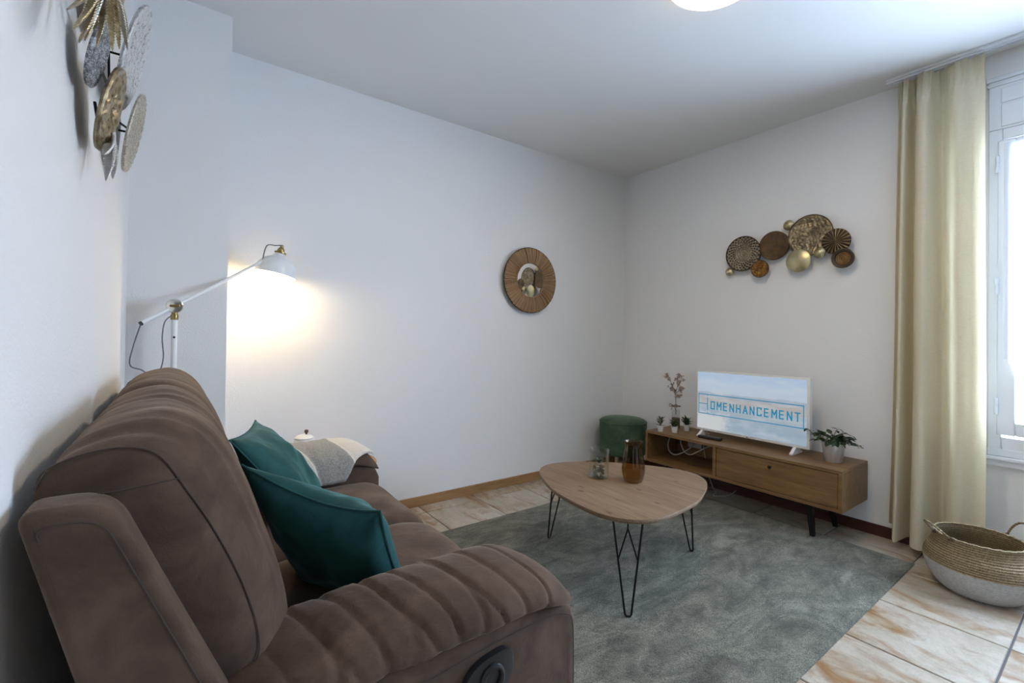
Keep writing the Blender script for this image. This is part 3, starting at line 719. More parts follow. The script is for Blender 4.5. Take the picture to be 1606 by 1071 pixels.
part(jt, 'wing_nut', merge(lathe([(.006, .016), (.006, .030)], (LX, LY, JZ), 10, m=Matrix.Rotation(PI/2, 4, 'X')), box(LX-.016, LX+.016, LY-.034, LY-.026, JZ-.005, JZ+.005, .002, 1)), 'brass')
SY = -.20
A0 = Vector((-3.303, -.443, 1.110)); A1 = Vector((-2.800, -.205, 1.472))
jp = Vector((LX, LY, JZ))
dirF = (A1-jp).normalized(); A0 = jp-dirF*.135
part(lamp, 'arm', tube([A0, A1], .0075, 12), 'lamp_white')
part(lamp, 'arm_end_cap', tube([A0-dirF*.004, A0+dirF*.003], .0085, 12), 'black_plastic')
ax = Vector((.10, 0.0, 1)).normalized()          # shade axis, tilted a little
e1 = Vector((1, 0, -.10)).normalized()
SC = Vector((-2.783, SY, 1.479))
ms = frame_m(SC, e1, Vector((0, 1, 0)))
ms = Matrix(((e1.x, 0, ax.x, SC.x), (e1.y, 1, ax.y, SC.y), (e1.z, 0, ax.z, SC.z), (0, 0, 0, 1))) @ Matrix.Rotation(-.10, 4, 'Y').inverted()
outer = [(.021, 0), (.022, -.010), (.030, -.018), (.050, -.027), (.068, -.040), (.081, -.058), (.089, -.080), (.0915, -.100), (.0945, -.108), (.0945, -.111)]
inner = [(.0925, -.111), (.089, -.100), (.0865, -.080), (.0785, -.059), (.0655, -.0415), (.048, -.029), (.028, -.020), (.018, -.004)]
part(lamp, 'shade', lathe(outer+inner, (0, 0, 0), 48, False, False, m=ms), 'lamp_white')
part(lamp, 'shade_cap', merge(lathe([(.022, -.002), (.027, 0), (.027, .006), (.017, .008), (.015, .022), (.008, .030), (.008, .040), (.004, .044)], (0, 0, 0), 20, m=ms), lathe([(.0165, .008), (.017, .012), (.015, .022)], (0, 0, 0), 16, m=ms)), 'brass')
part(lamp, 'shade_cord', tube([tuple(q) for q in cat([ms @ Vector((0, 0, .042)), ms @ Vector((-.028, 0, .032)), ms @ Vector((-.065, -.01, .016)), A1-dirF*.085+Vector((0, 0, .007))], 24)], .0028, 6), 'grey_cord')
part(lamp, 'bulb', xf(lathe([(.012, -.02), (.016, -.035), (.024, -.055), (.026, -.07), (.020, -.085), (.006, -.093)], (0, 0, 0), 18), ms), 'bulb_glow')
part(lamp, 'loop_cord', tube([tuple(q) for q in cat([A0, (-3.319, -.42, 1.03), (-3.329, -.40, .957), (-3.294, -.40, .936), (-3.262, -.40, .912), (-3.239, -.40, .927), (-3.227, -.40, .985), (-3.232, -.40, 1.061), (-3.225, -.40, 1.125), (-3.203, -.40, 1.152)], 60)], .0024, 6), 'grey_cord')
l = bpy.data.lights.new('floor_lamp_light', 'POINT'); l.energy = 4.6; l.color = (1.0, .76, .46); l.shadow_soft_size = .03
lo = bpy.data.objects.new('floor_lamp_light', l); C.objects.link(lo); lo.location = ms @ Vector((0, 0, -.118)); 

# ================================================================== CEILING LAMP
cl = thing('ceiling_lamp', (-1.555, -1.758, H), 'lit round glass ceiling light at the top edge', 'ceiling lamp')
CLC = (-1.555, -1.758, H)
part(cl, 'mount', lathe([(.17, -.02), (.175, -.015), (.175, 0)], CLC, 40), 'white_lacquer')
part(cl, 'glass_dome', lathe([(.006, -.085), (.06, -.082), (.11, -.072), (.15, -.056), (.178, -.035), (.190, -.018), (.186, -.014)], CLC, 56), 'dome_glow', 'all')
l = bpy.data.lights.new('ceiling_lamp_light', 'AREA'); l.shape = 'DISK'; l.size = .34; l.energy = 10; l.color = (1.0, .80, .52)
lo = bpy.data.objects.new('ceiling_lamp_light', l); C.objects.link(lo); lo.location = (CLC[0], CLC[1], H-.09)

# ================================================================== ROUND MIRROR on the back wall
MC = Vector((-1.083, 0, 1.503)); MR = .240
mr = thing('round_mirror', (MC.x, 0, MC.z), 'round mirror with a sunburst raffia frame on the back wall', 'mirror')
mm = Matrix(((1, 0, 0, MC.x), (0, 0, -1, -.014), (0, 1, 0, MC.z), (0, 0, 0, 1)))   # local z -> -y
mm = Matrix.Translation((MC.x, -.014, MC.z)) @ Matrix.Rotation(math.radians(-1.0), 4, 'Z') @ Matrix.Translation((-MC.x, .014, -MC.z)) @ mm
part(mr, 'backing', xf(merge(lathe([(.225, .004), (.225, .018)], (0, 0, 0), 60), lathe([(.03, -.0135), (.03, .004)], (0, 0, 0), 20)), mm), 'dark_wire')
part(mr, 'mirror_glass', xf(lathe([(.145, .018), (.145, .024)], (0, 0, 0), 60), mm), 'mirror_silver', smooth=False)
def raffia():
    gs = []; n = 132
    for k in range(n):
        a = 2*PI*k/n+random.uniform(-.008, .008); wi = .0028*random.uniform(.7, 1.3); wo = .0060*random.uniform(.8, 1.15); r1 = MR*random.uniform(.975, 1.0); r0_ = .128+random.uniform(-.002, .003); z = .030+random.uniform(0, .007)
        vs = []
        for (rr, w, zz) in ((r0_, wi, z), (r0_*.5+r1*.5, (wi+wo)/2, z+.004), (r1, wo, z-.006)):
            for s in (-1, 0, 1): vs.append((rr, s*w, zz+(.0025 if s == 0 else 0)))
        V = vs+[(p[0], p[1], .016) for p in (vs[0], vs[2], vs[6], vs[8])]
        F = [[0, 3, 4, 1], [1, 4, 5, 2], [3, 6, 7, 4], [4, 7, 8, 5], [0, 9, 11, 6, 3], [2, 5, 8, 12, 10], [6, 11, 12, 8, 7], [0, 1, 2, 10, 9]]
        gs.append(xf((V, F), Matrix.Rotation(a, 4, 'Z')))
    return merge(*gs)
part(mr, 'raffia_frame', xf(raffia(), mm), 'raffia', smooth=False, kind='stuff')
part(mr, 'outer_rim', xf(tube([(MR*math.cos(2*PI*k/72), MR*math.sin(2*PI*k/72), .024) for k in range(72)], .003, 6, True), mm), 'dark_wire')
part(mr, 'inner_rim', xf(tube([(.1285*math.cos(2*PI*k/60), .1285*math.sin(2*PI*k/60), .031) for k in range(60)], .003, 6, True), mm), 'raffia')

# ================================================================== DISC WALL ART on the right wall
art = thing('disc_wall_art', (0, -1.32, 1.68), 'metal wall sculpture of ten bronze and gold discs above the television', 'wall art')
def rdisc(name, y, z, r, off, fn, mat, label, th=.006, nr=24, na=96, tilt=0):
    m = Matrix(((0, 0, -1, -off), (-1, 0, 0, y), (0, 1, 0, z), (0, 0, 0, 1)))   # local z -> -x (into room)
    return part(art, name, xf(disc(r, fn, th, nr, na), m), mat, 'all', label=label)
def dish(d): return lambda p, a: d*p*p
rose = lambda p, a: .010*p+(.0035*math.sin(24*a+(PI if int(p*9) % 2 else 0))*(1 if .45 < p < .97 else 0))+.002*math.sin(p*50)
ray = lambda p, a: .012*(1-p)+.006*abs(math.sin(11*a))*min(1, p*2.2)*(1 if p < .98 else .3)
relief = lambda p, a: .010*p+(.006*noise.noise(Vector((p*math.cos(a)*9, p*math.sin(a)*9, 1)))+.004*noise.noise(Vector((p*math.cos(a)*22, p*math.sin(a)*22, 4))))*(1 if p < .95 else .1)
rings_ = lambda p, a: .010*p+.0025*math.sin(p*34)*(1 if p < .72 else 0)+(.006 if p > .74 else 0)
dome = lambda p, a: .016*(1-p*p)
def radial_mat(name, cy, cz, r, lobes, kind, dark, mid, light):
    m, nt, p = new_mat(name); tc = N(nt, 'ShaderNodeTexCoord'); mp = N(nt, 'ShaderNodeMapping'); mp.inputs['Location'].default_value = (0, -(cy+1.32), -(cz-1.68))
    nt.links.new(tc.outputs['Object'], mp.inputs[0]); sp = N(nt, 'ShaderNodeSeparateXYZ'); nt.links.new(mp.outputs[0], sp.inputs[0])
    def mth(op, a, b=None, c=None):
        n = N(nt, 'ShaderNodeMath', operation=op)
        for k, v in enumerate((a, b, c)):
            if v is None: continue
            if isinstance(v, (int, float)): n.inputs[k].default_value = v
            else: nt.links.new(v, n.inputs[k])
        return n.outputs[0]
    Y, Z = sp.outputs['Y'], sp.outputs['Z']
    rho = mth('DIVIDE', mth('SQRT', mth('ADD', mth('MULTIPLY', Y, Y), mth('MULTIPLY', Z, Z))), r)
    ang = mth('ARCTAN2', Z, Y); nz = tex_noise(nt, mp.outputs[0], 55, 5, 0.65)
    base = ramp(nt, nz, [(0.3, tuple(x*.6 for x in mid)), (0.5, mid), (0.72, light)])
    if kind == 'rosette':
        rows = mth('FLOOR', mth('MULTIPLY', rho, 8.0)); lob = mth('SINE', mth('ADD', mth('MULTIPLY', ang, lobes), mth('MULTIPLY', rows, PI)))
        cell = mth('SINE', mth('MULTIPLY', mth('FRACT', mth('MULTIPLY', rho, 8.0)), PI))
        f = mth('MULTIPLY', mth('GREATER_THAN', mth('MULTIPLY', lob, cell), .35), mth('GREATER_THAN', rho, .5))
        lines = mth('MULTIPLY', mth('GREATER_THAN', mth('SINE', mth('MULTIPLY', rho, 90)), .55), mth('LESS_THAN', rho, .5))
        f = mth('MAXIMUM', f, mth('MULTIPLY', lines, .45)); f = mth('MAXIMUM', f, mth('GREATER_THAN', rho, .965))
    elif kind == 'rays':
        f = mth('GREATER_THAN', mth('ABSOLUTE', mth('SINE', mth('MULTIPLY', ang, lobes))), .42)
    else:
        f = mth('MAXIMUM', mth('GREATER_THAN', rho, .72), mth('MULTIPLY', mth('GREATER_THAN', mth('SINE', mth('MULTIPLY', rho, 38)), .6), .6))
    nt.links.new(mixc(nt, f, base, dark), p.inputs['Base Color']); p.inputs['Metallic'].default_value = .6; p.inputs['Roughness'].default_value = .42
radial_mat('disc_rosette', -1.09, 1.681, .119, 26, 'rosette', (0.03, 0.024, 0.018), (0.27, 0.22, 0.155), (0.42, 0.36, 0.27))
radial_mat('disc_rays', -1.649, 1.679, .076, 10, 'rays', (0.055, 0.040, 0.026), (0.30, 0.20, 0.09), (0.42, 0.30, 0.15))
radial_mat('disc_rings', -1.687, 1.573, .055, 1, 'rings', (0.045, 0.038, 0.032), (0.26, 0.14, 0.045), (0.36, 0.22, 0.09))
R_ = rdisc('disc', -1.09, 1.681, .119, .040, rose, 'disc_rosette', 'pale bronze disc with a pierced rosette', nr=40, na=144)
rdisc('disc', -1.291, 1.709, .094, .034, rings_ if False else dish(.010), 'bronze_brown', 'plain rusty brown disc')
rdisc('disc', -1.375, 1.830, .033, .028, dome, 'gold_pale', 'small pale gold disc at the top', nr=10, na=40)
rdisc('disc', -1.51, 1.739, .124, .044, relief, 'bronze_relief', 'large disc with floral relief', nr=48, na=144)
rdisc('disc', -1.649, 1.679, .076, .052, ray, 'disc_rays', 'dark fluted disc with radiating ribs', nr=20, na=176)
rdisc('disc', -1.687, 1.573, .055, .050, rings_, 'disc_rings', 'dark ringed disc', nr=40, na=64)
rdisc('disc', -1.566, 1.622, .032, .060, dome, 'gold_pale', 'small pale gold disc below the relief disc', nr=10, na=40)
rdisc('disc', -1.446, 1.589, .072, .056, dome, 'gold_pale', 'domed pale gold disc', nr=16, na=64)
rdisc('disc', -1.211, 1.562, .055, .052, relief, 'bronze_amber', 'small amber disc with dark rim', nr=24, na=72)
rdisc('disc', -.984, 1.569, .029, .030, dome, 'gold_pale', 'tiny pale gold disc at the lower left', nr=10, na=40)
def ring_x(y, z, r, off, rr): return tube([(-off, y+r*math.cos(2*PI*k/48), z+r*math.sin(2*PI*k/48)) for k in range(48)], rr, 6, True)
for (y, z, r, o) in ((-1.211, 1.562, .055, .060), (-1.687, 1.573, .055, .064), (-1.09, 1.681, .119, .048), (-1.51, 1.739, .124, .053)):
    part(art, 'disc_rim', ring_x(y, z, r, o, .0035), 'bronze_dark')
for rp in ([(-.984, 1.569), (-1.05, 1.64)], [(-1.09, 1.681), (-1.291, 1.709), (-1.51, 1.739), (-1.649, 1.679), (-1.687, 1.573)], [(-1.211, 1.562), (-1.14, 1.65)], [(-1.446, 1.589), (-1.49, 1.70)], [(-1.566, 1.622), (-1.53, 1.70)], [(-1.375, 1.83), (-1.46, 1.76)]):
    part(art, 'support_rod', tube([(-.012, y, z) for y, z in rp], .004, 6), 'dark_wire')
def spoke(y, z, o): return tube([(-.001, y, z), (-o, y, z)], .003, 6)
for y, z, o in ((-1.09, 1.681, .036), (-1.291, 1.709, .03), (-1.375, 1.83, .024), (-1.51, 1.739, .04), (-1.649, 1.679, .048), (-1.687, 1.573, .046), (-1.566, 1.622, .056), (-1.446, 1.589, .052), (-1.211, 1.562, .048), (-.984, 1.569, .026)):
    part(art, 'spacer', spoke(y, z, o), 'dark_wire')

# ================================================================== METAL LEAF ART on the left wall
la = thing('leaf_wall_art', (W, -1.3, 1.65), 'gold and silver metal discs and leaves on the left wall', 'wall art')
def ldisc(y, z, d, r, pitch, fn, mat, label, th=.003, nr=24, na=96, rimmat=None):
    e2 = Vector((math.sin(pitch), 0, math.cos(pitch))); m = frame_m((W+d, y, z), (0, 1, 0), e2)
    o = part(la, 'disc', xf(disc(r, fn, th, nr, na), m), mat, 'all', label=label)
    part(o, 'rim', xf(tube([(r*math.cos(2*PI*k/60), r*math.sin(2*PI*k/60), .002) for k in range(60)], .0022, 6, True), m), rimmat or mat)
    return o
sunr = lambda p, a: .006*p*p+.003*noise.noise(Vector((p*math.cos(a)*7, p*math.sin(a)*7, 6)))+.003*math.sin(12*a+p*6)*(1 if .3 < p < .85 else 0)
mesh_ = lambda p, a: .004*p*p+.0022*(1 if (int(p*math.cos(a)*14+40)+int(p*math.sin(a)*14+40)) % 2 else 0)*(1 if p < .9 else 0)
ribs = lambda p, a: .004*p*p+.0016*math.sin(p*60)+.001*math.sin(a*30)
crk = lambda p, a: .005*p*p-.003*(1 if abs(noise.noise(Vector((p*math.cos(a)*5, p*math.sin(a)*5, 2)))) < .05 else 0)*(1 if p < .85 else 0)
ldisc(-1.15, 1.799, .062, .135, .235, crk, 'silver_lines', 'large pale silver disc with crackle lines', nr=44, na=160, rimmat='silver_dark')
ldisc(-1.426, 1.554, .045, .0875, .225, sunr, 'gold_brown', 'gold disc with swirling relief', nr=36, na=120)
ldisc(-1.05, 1.638, .060, .108, .196, ribs, 'champagne_lines', 'champagne ribbed disc', nr=40, na=120)
ldisc(-1.541, 1.61, .037, .060, .24, mesh_, 'silver_pierced', 'small dark silver pierced disc', nr=40, na=120)
ldisc(-1.45, 1.80, .045, .11, .2, dish(.006), 'gold_brown', 'brown gold disc behind the feathers')
ldisc(-1.08, 1.60, .022, .07, .10, dish(.004), 'silver_pale', 'pale grey disc at the back')
def feather(base, tip, wd, mat, bow):
    b = Vector(base); t = Vector(tip); d = t-b; L = d.length; n = 56; V, F = [], []
    inpl = Vector((0, d.z, -d.y)).normalized(); side = (Vector((1, 0, 0))*.8+inpl*.6).normalized(); nrm = d.normalized().cross(side).normalized()
    if nrm.x < 0: nrm = -nrm
    for i in range(n+1):
        s = i/n; c = b+d*s+nrm*bow*math.sin(PI*s); w = max(.0006, wd*1.35*min(1, .25+s*4)*(1-s)**.6)
        jag = 1-.42*(i % 2)
        V += [c-side*w*jag-nrm*w*.35, c+nrm*w*.2, c+side*w*jag-nrm*w*.35]
    for i in range(n):
        for k in (0, 1): F.append([i*3+k, (i+1)*3+k, (i+1)*3+k+1, i*3+k+1])
    k0 = len(V); V2 = V+[v-nrm*.0010 for v in V]; F2 = F+[[x+k0 for x in q[::-1]] for q in F]
    for i in range(n):
        for k in (0, 2): F2.append([i*3+k, (i+1)*3+k, (i+1)*3+k+k0, i*3+k+k0])
    return [tuple(v) for v in V2], F2
FB = Vector((W+.056, -1.70, 1.69))
for tip, wd, mt in (((W+.052, -1.925, 1.500), .011, 'gold_brown'), ((W+.054, -1.905, 1.486), .011, 'gold_leaf'), ((W+.058, -1.885, 1.482), .010, 'gold_brown'), ((W+.052, -1.850, 1.497), .010, 'silver_dark'), ((W+.056, -1.825, 1.515), .010, 'gold_leaf'), ((W+.060, -1.752, 1.545), .009, 'gold_brown'), ((W+.066, -1.62, 1.605), .012, 'gold_leaf'), ((W+.070, -1.56, 1.640), .012, 'gold_leaf'), ((W+.074, -1.46, 1.69), .012, 'champagne'), ((W+.072, -1.43, 1.735), .012, 'gold_leaf')):
    part(la, 'feather', feather(FB+Vector((random.uniform(-.004, .004), random.uniform(-.012, .012), random.uniform(-.006, .006))), (tip[0], tip[1], tip[2]-.016), wd, mt, .010), mt, True)
for tip, wd in (((W+.046, -1.498, 1.436), .016), ((W+.044, -1.443, 1.398), .016), ((W+.046, -1.349, 1.428), .015), ((W+.040, -1.282, 1.470), .014)):
    part(la, 'leaf', feather((W+.034, -1.33, 1.535), tip, wd, 'silver_pale', .010), 'silver_pale', True)
rod = lambda a, b, r=.0028: tube([a, b], r, 6)
part(la, 'rod', rod((W+.024, -1.30, 1.90), (W+.024, -1.20, 1.60)), 'black_rod')
part(la, 'rod', rod((W+.028, -1.20, 1.86), (W+.05, -1.03, 1.92)), 'black_rod')
part(la, 'rod', rod((W+.024, -1.20, 1.62), (W+.05, -1.00, 1.66)), 'black_rod')
part(la, 'rod', rod((W+.034, -1.53, 1.61), (W+.030, -1.20, 1.66)), 'black_rod')
part(la, 'rod', rod((W+.022, -1.43, 1.56), (W+.022, -1.30, 1.50)), 'black_rod')
for y, z, d in ((-1.2, 1.60, .03), (-1.45, 1.80, .042), (-1.15, 1.80, .06), (-1.05, 1.638, .058)):
    part(la, 'wall_hook', rod((W+.0005, y, z), (W+d, y, z)), 'black_rod')

# ================================================================== COFFEE TABLE
TC = Vector((-1.473, -1.257, 0)); TH = .40
FEET = [Vector((-1.771, -1.548, 0)), Vector((-1.571, -.85, 0)), Vector((-1.076, -1.373, 0))]
ct = thing('coffee_table', (TC.x, TC.y, RZ), 'rounded triangular oak coffee table with black hairpin legs on the rug', 'coffee table')
a0 = math.atan2(FEET[0].y-TC.y, FEET[0].x-TC.x)
def rt(a): q = a-a0; return .390*(1+.115*math.cos(3*q)+.022*math.cos(6*q))
prof = [(.978, TH-.020), (.995, TH-.016), (1.0, TH-.010), (1.0, TH-.004), (.996, TH)]
rings = []
for s, z in prof: rings.append([(TC.x+(rt(2*PI*k/120)+(s-1)*.40)*math.cos(2*PI*k/120), TC.y+(rt(2*PI*k/120)+(s-1)*.40)*math.sin(2*PI*k/120), z) for k in range(120)])
part(ct, 'table_top', loft(rings), 'oak_table')
for F_ in FEET:
    d = (F_-TC).normalized(); s = Vector((-d.y, d.x, 0)); tc = TC+d*.355; z0 = RZ+.004
    A = tc+s*.060; B = tc-s*.060; A.z = B.z = TH-.022
    fa = F_+s*.012; fb = F_-s*.012; fa.z = fb.z = z0+.008
    pts = [A, A.lerp(fa, .5), fa, F_+s*.007+Vector((0, 0, z0)), F_-s*.007+Vector((0, 0, z0)), fb, fb.lerp(B, .5), B]
    lg = part(ct, 'leg', tube(pts, .0042, 8), 'black_steel')
    top = tc.copy(); top.z = TH-.022
    apex = top.lerp(F_, .12)-d*.0
    part(lg, 'brace', merge(tube([A.lerp(fa, .46), apex, top], .0034, 6), tube([B.lerp(fb, .46), apex], .0034, 6)), 'black_steel')
    part(lg, 'mounting_plate', box(tc.x-.045, tc.x+.045, tc.y-.045, tc.y+.045, TH-.0245, TH-.0205), 'black_steel', smooth=False)

# glass jar with succulent and pebbles
JC = Vector((-1.499, -1.132, TH)); 
jar = thing('terrarium_jar', JC, 'clear glass jar with pebbles and a small plant on the coffee table', 'jar')
part(jar, 'glass', lathe([(.046, .001), (.049, .004), (.049, .128), (.0505, .134), (.049, .137), (.0465, .134), (.0460, .128), (.0460, .008), (.004, .007)], JC, 40, True, True), 'clear_glass')
for k in range(26):
    a = random.uniform(0, 2*PI); lv = k//9; rr = random.uniform(.010, .034)
    part(jar, 'pebble', blob((JC.x+rr*math.cos(a), JC.y+rr*math.sin(a), TH+.019+lv*.017), random.uniform(.008, .0115), k*3.1, (1, 1.1, .8), .2, 1), random.choice(['stone_pale', 'stone_pale', 'stone_dark', 'stone_rust']))
for k in range(14):
    a = 2*PI*k/14*2.4; m = Matrix.Translation((JC.x, JC.y, TH+.068)) @ Matrix.Rotation(a, 4, 'Z') @ Matrix.Rotation(-.5-.05*k, 4, 'Y')
    part(jar, 'leaf', xf(leaf_geo(.036, .008, .2), m), random.choice(['leaf_green', 'leaf_olive', 'leaf_dark']))
# amber fluted vase
VC = Vector((-1.412, -1.274, TH))
flute = lambda a, z: 1+.035*math.cos(10*a)*(1 if z < .185 else .4)
vp = [(.034, .001), (.040, .004), (.046, .018), (.053, .045), (.0545, .065), (.052, .09), (.046, .125), (.040, .16), (.038, .178), (.041, .188), (.044, .193)]
solo('amber_vase', VC, lathe(vp+[(.0415, .192), (.036, .178), (.038, .16), (.044, .125), (.050, .09), (.052, .065), (.050, .045), (.042, .02), (.004, .014)], VC, 80, True, True, flute), 'amber_glass', 'amber fluted glass vase on the coffee table', 'vase')

# ================================================================== STOOL
SX, SYY = -.292, -.258
sl = thing('velvet_stool', (SX, SYY, 0), 'round green velvet stool in the corner beside the sideboard', 'stool')
def stool_fn(a, z): return 1+.012*noise.noise(Vector((math.cos(a)*2, math.sin(a)*2, z*8)))
part(sl, 'upholstery', lathe([(.16, .165), (.178, .170), (.184, .19), (.186, .28), (.187, .38), (.184, .415), (.175, .432), (.150, .442), (.08, .448), (.004, .450)], (SX, SYY, 0), 64, True, True, stool_fn), 'green_velvet', 'all')
part(sl, 'seat_piping', tube([(SX+.184*math.cos(2*PI*k/64), SYY+.184*math.sin(2*PI*k/64), .418) for k in range(64)], .005, 8, True), 'green_velvet')
for k in range(4):
    a = .35+k*PI/2
    part(sl, 'leg', tube([(SX+.12*math.cos(a), SYY+.12*math.sin(a), .168), (SX+.135*math.cos(a), SYY+.135*math.sin(a), .002)], .014, 10, rfn=lambda t: .016-.005*t), 'pine_leg')

# ================================================================== SIDEBOARD
BX0, BX1, BY0, BY1, BZ0, BZ1 = -.394, -.014, -1.802, -.559, .189, .410
sb = thing('tv_sideboard', (-.2, -1.18, 0), 'low oak sideboard with open niche, drop drawer and black legs under the television', 'sideboard')
tk = .018
part(sb, 'top_panel', box(BX0, BX1, BY0, BY1, BZ1-tk, BZ1, .0015, 1), 'oak_board')
part(sb, 'bottom_panel', box(BX0, BX1, BY0, BY1, BZ0, BZ0+tk, .0015, 1), 'oak_board')
part(sb, 'side_panel', box(BX0, BX1, BY1-tk, BY1, BZ0+tk, BZ1-tk), 'oak_board', smooth=False)
part(sb, 'side_panel', box(BX0, BX1, BY0, BY0+tk, BZ0+tk, BZ1-tk), 'oak_board', smooth=False)
part(sb, 'divider', box(BX0, BX1, -1.106, -1.086, BZ0+tk, BZ1-tk), 'oak_board', smooth=False)
part(sb, 'back_panel', merge(box(BX1-.008, BX1, BY0+tk, -.78, BZ0+tk, BZ1-tk), box(BX1-.008, BX1, -.66, BY1-tk, BZ0+tk, BZ1-tk), box(BX1-.008, BX1, -.78, -.66, BZ0+tk, .26)), 'oak_board', smooth=False)
dr = part(sb, 'drawer_front', box(BX0+.004, BX0+.022, BY0+tk+.003, -1.109, BZ0+tk+.003, BZ1-tk-.003, .0015, 1), 'oak_board')
part(dr, 'knob', lathe([(.004, 0), (.004, .008), (.009, .012), (.010, .018), (.006, .021)], (BX0+.004, -1.443, .350), 16, m=Matrix.Rotation(-PI/2, 4, 'Y')), 'black_steel', label='black metal knob')
for (lx, ly, dx, dy) in ((-.335, -1.628, -.035, -.03), (-.085, -1.632, .025, -.03), (-.335, -.73, -.035, .03), (-.085, -.73, .025, .03)):
    zf = RZ+.006 if lx < -.3 else .001
    g = loft([[(lx+a*.020, ly+b*.016, BZ0) for a, b in ((-1, -1), (1, -1), (1, 1), (-1, 1))], [(lx+dx+a*.011, ly+dy+b*.010, zf) for a, b in ((-1, -1), (1, -1), (1, 1), (-1, 1))]])
    part(sb, 'leg', g, 'black_steel', smooth=False)
c1 = thing('power_cable', (-.15, -.66, BZ0+tk), 'pale cable looping down inside the open niche of the sideboard', 'cable')
part(c1, 'cord', tube([tuple(q) for q in cat([(-.030, -.70, .34), (-.10, -.60, .36), (-.15, -.585, .30), (-.15, -.589, .235), (-.15, -.639, .2125), (-.15, -.704, .240), (-.12, -.76, .29), (-.04, -.74, .33)], 50)], .0045, 8), 'cable_white')
part(c1, 'cord', tube([tuple(q) for q in cat([(-.030, -.70, .35), (-.15, -.693, .338), (-.2, -.747, .274), (-.2, -.799, .253), (-.2, -.864, .289), (-.2, -.936, .335), (-.19, -.99, .35)], 50)], .004, 8), 'cable_white')
part(c1, 'plug', box(-.215, -.165, -1.05, -.985, .335, .372, .006), 'black_plastic')
c2 = solo('floor_cable', (-.12, -.95, .005), tube([tuple(q) for q in cat([(-.03, -.80, .30), (-.022, -.83, .12), (-.03, -.88, .006), (-.10, -.945, .006), (-.175, -.965, .006), (-.18, -.99, .006), (-.10, -1.03, .006), (-.03, -1.05, .03)], 50)], .0035, 8), 'cable_white', 'thin pale cable lying on the tiles under the sideboard', 'cable')

# ================================================================== TELEVISION
TX = -.213
tv = thing('television', (TX+.03, -1.216, BZ1), 'white flat television showing a lake view and a blue logo on the sideboard', 'television')
part(tv, 'casing', merge(box(TX, TX+.035, -1.580, -.855, .450, .868, .004, 2), box(TX+.03, TX+.065, -1.46, -.975, .47, .74, .008, 2)), 'white_plastic')
scr = part(tv, 'screen', box(TX-.0012, TX+.002, -1.564, -.864, .466, .857), 'tv_picture', smooth=False)
for y in (-.900, -1.50):
    part(tv, 'stand_foot', merge(box(TX-.055, TX+.085, y-.010, y+.010, BZ1+.0005, BZ1+.012, .004, 2), prism([(TX-.05, BZ1+.01), (TX+.07, BZ1+.01), (TX+.03, .455), (TX+.005, .455)], 1, y-.009, y+.009)), 'white_plastic')
part(tv, 'indicator', box(TX-.002, TX, -1.22, -1.21, .455, .459), 'black_plastic', smooth=False)
SX_ = TX-.0026
def flat(y0, y1, z0, z1): return box(SX_-.0004, SX_, min(y0, y1), max(y0, y1), z0, z1)
lw = .0052
part(scr, 'logo_frame', merge(flat(-.872, -1.550, .703-lw/2, .703+lw/2), flat(-.872, -1.550, .570-lw/2, .570+lw/2), flat(-.872, -.8772, .57, .703), flat(-1.5448, -1.550, .57, .703),
     flat(-.938, -.9432, .596, .682), flat(-.872, -.942, .6375-lw/2, .6375+lw/2), flat(-.9385, -.942, .692, .703), flat(-.9385, -.942, .570, .579)), 'logo_blue', smooth=False)
GL = {'O': [[(0, 0), (0, 6), (3, 6), (3, 0), (0, 0)]], 'M': [[(0, 0), (0, 6), (1.7, 2.4), (3.4, 6), (3.4, 0)]], 'E': [[(2.6, 6), (0, 6), (0, 0), (2.6, 0)], [(0, 3.1), (2.3, 3.1)]],
      'N': [[(0, 0), (0, 6), (3, 0), (3, 6)]], 'H': [[(0, 0), (0, 6)], [(3, 0), (3, 6)], [(0, 3.1), (3, 3.1)]], 'A': [[(0, 0), (1.6, 6), (3.2, 0)], [(.5, 2), (2.7, 2)]],
      'C': [[(3, 5), (3, 6), (0, 6), (0, 0), (3, 0), (3, 1)]], 'T': [[(-.1, 6), (3.1, 6)], [(1.5, 6), (1.5, 0)]]}
def stroke(p, q, w):
    p = Vector(p); q = Vector(q); d = (q-p).normalized(); s = Vector((-d.y, d.x))*w/2; p = p-d*w/2; q = q+d*w/2
    return [(p+s), (q+s), (q-s), (p-s)]
word = 'OMENHANCEMENT'; sc = .0475/6; pitch = (1.503-.967)/12
for i, ch in enumerate(word):
    V, F = [], []
    for pl in GL[ch]:
        for p, q in zip(pl, pl[1:]):
            quad = stroke((p[0]*sc, p[1]*sc), (q[0]*sc, q[1]*sc), .0078); k = len(V)
            V += [(SX_-.0004, -.967-i*pitch-a.x, .609+a.y) for a in quad]; F.append([k, k+1, k+2, k+3])
    part(scr, 'letter', (V, F), 'logo_blue', smooth=False)
rm = thing('remote_control', (-.262, -.985, BZ1), 'black remote control lying in front of the television', 'remote control')
mrm = Matrix.Translation((-.268, -.992, BZ1)) @ Matrix.Rotation(.10, 4, 'Z')
part(rm, 'body', xf(box(-.020, .020, -.078, .078, .0006, .019, .006, 3), mrm), 'black_plastic')
for k in range(5): part(rm, 'button', xf(box(-.010, .010, -.06+k*.026, -.05+k*.026, .0185, .0205, .001, 1), mrm), 'stone_dark')

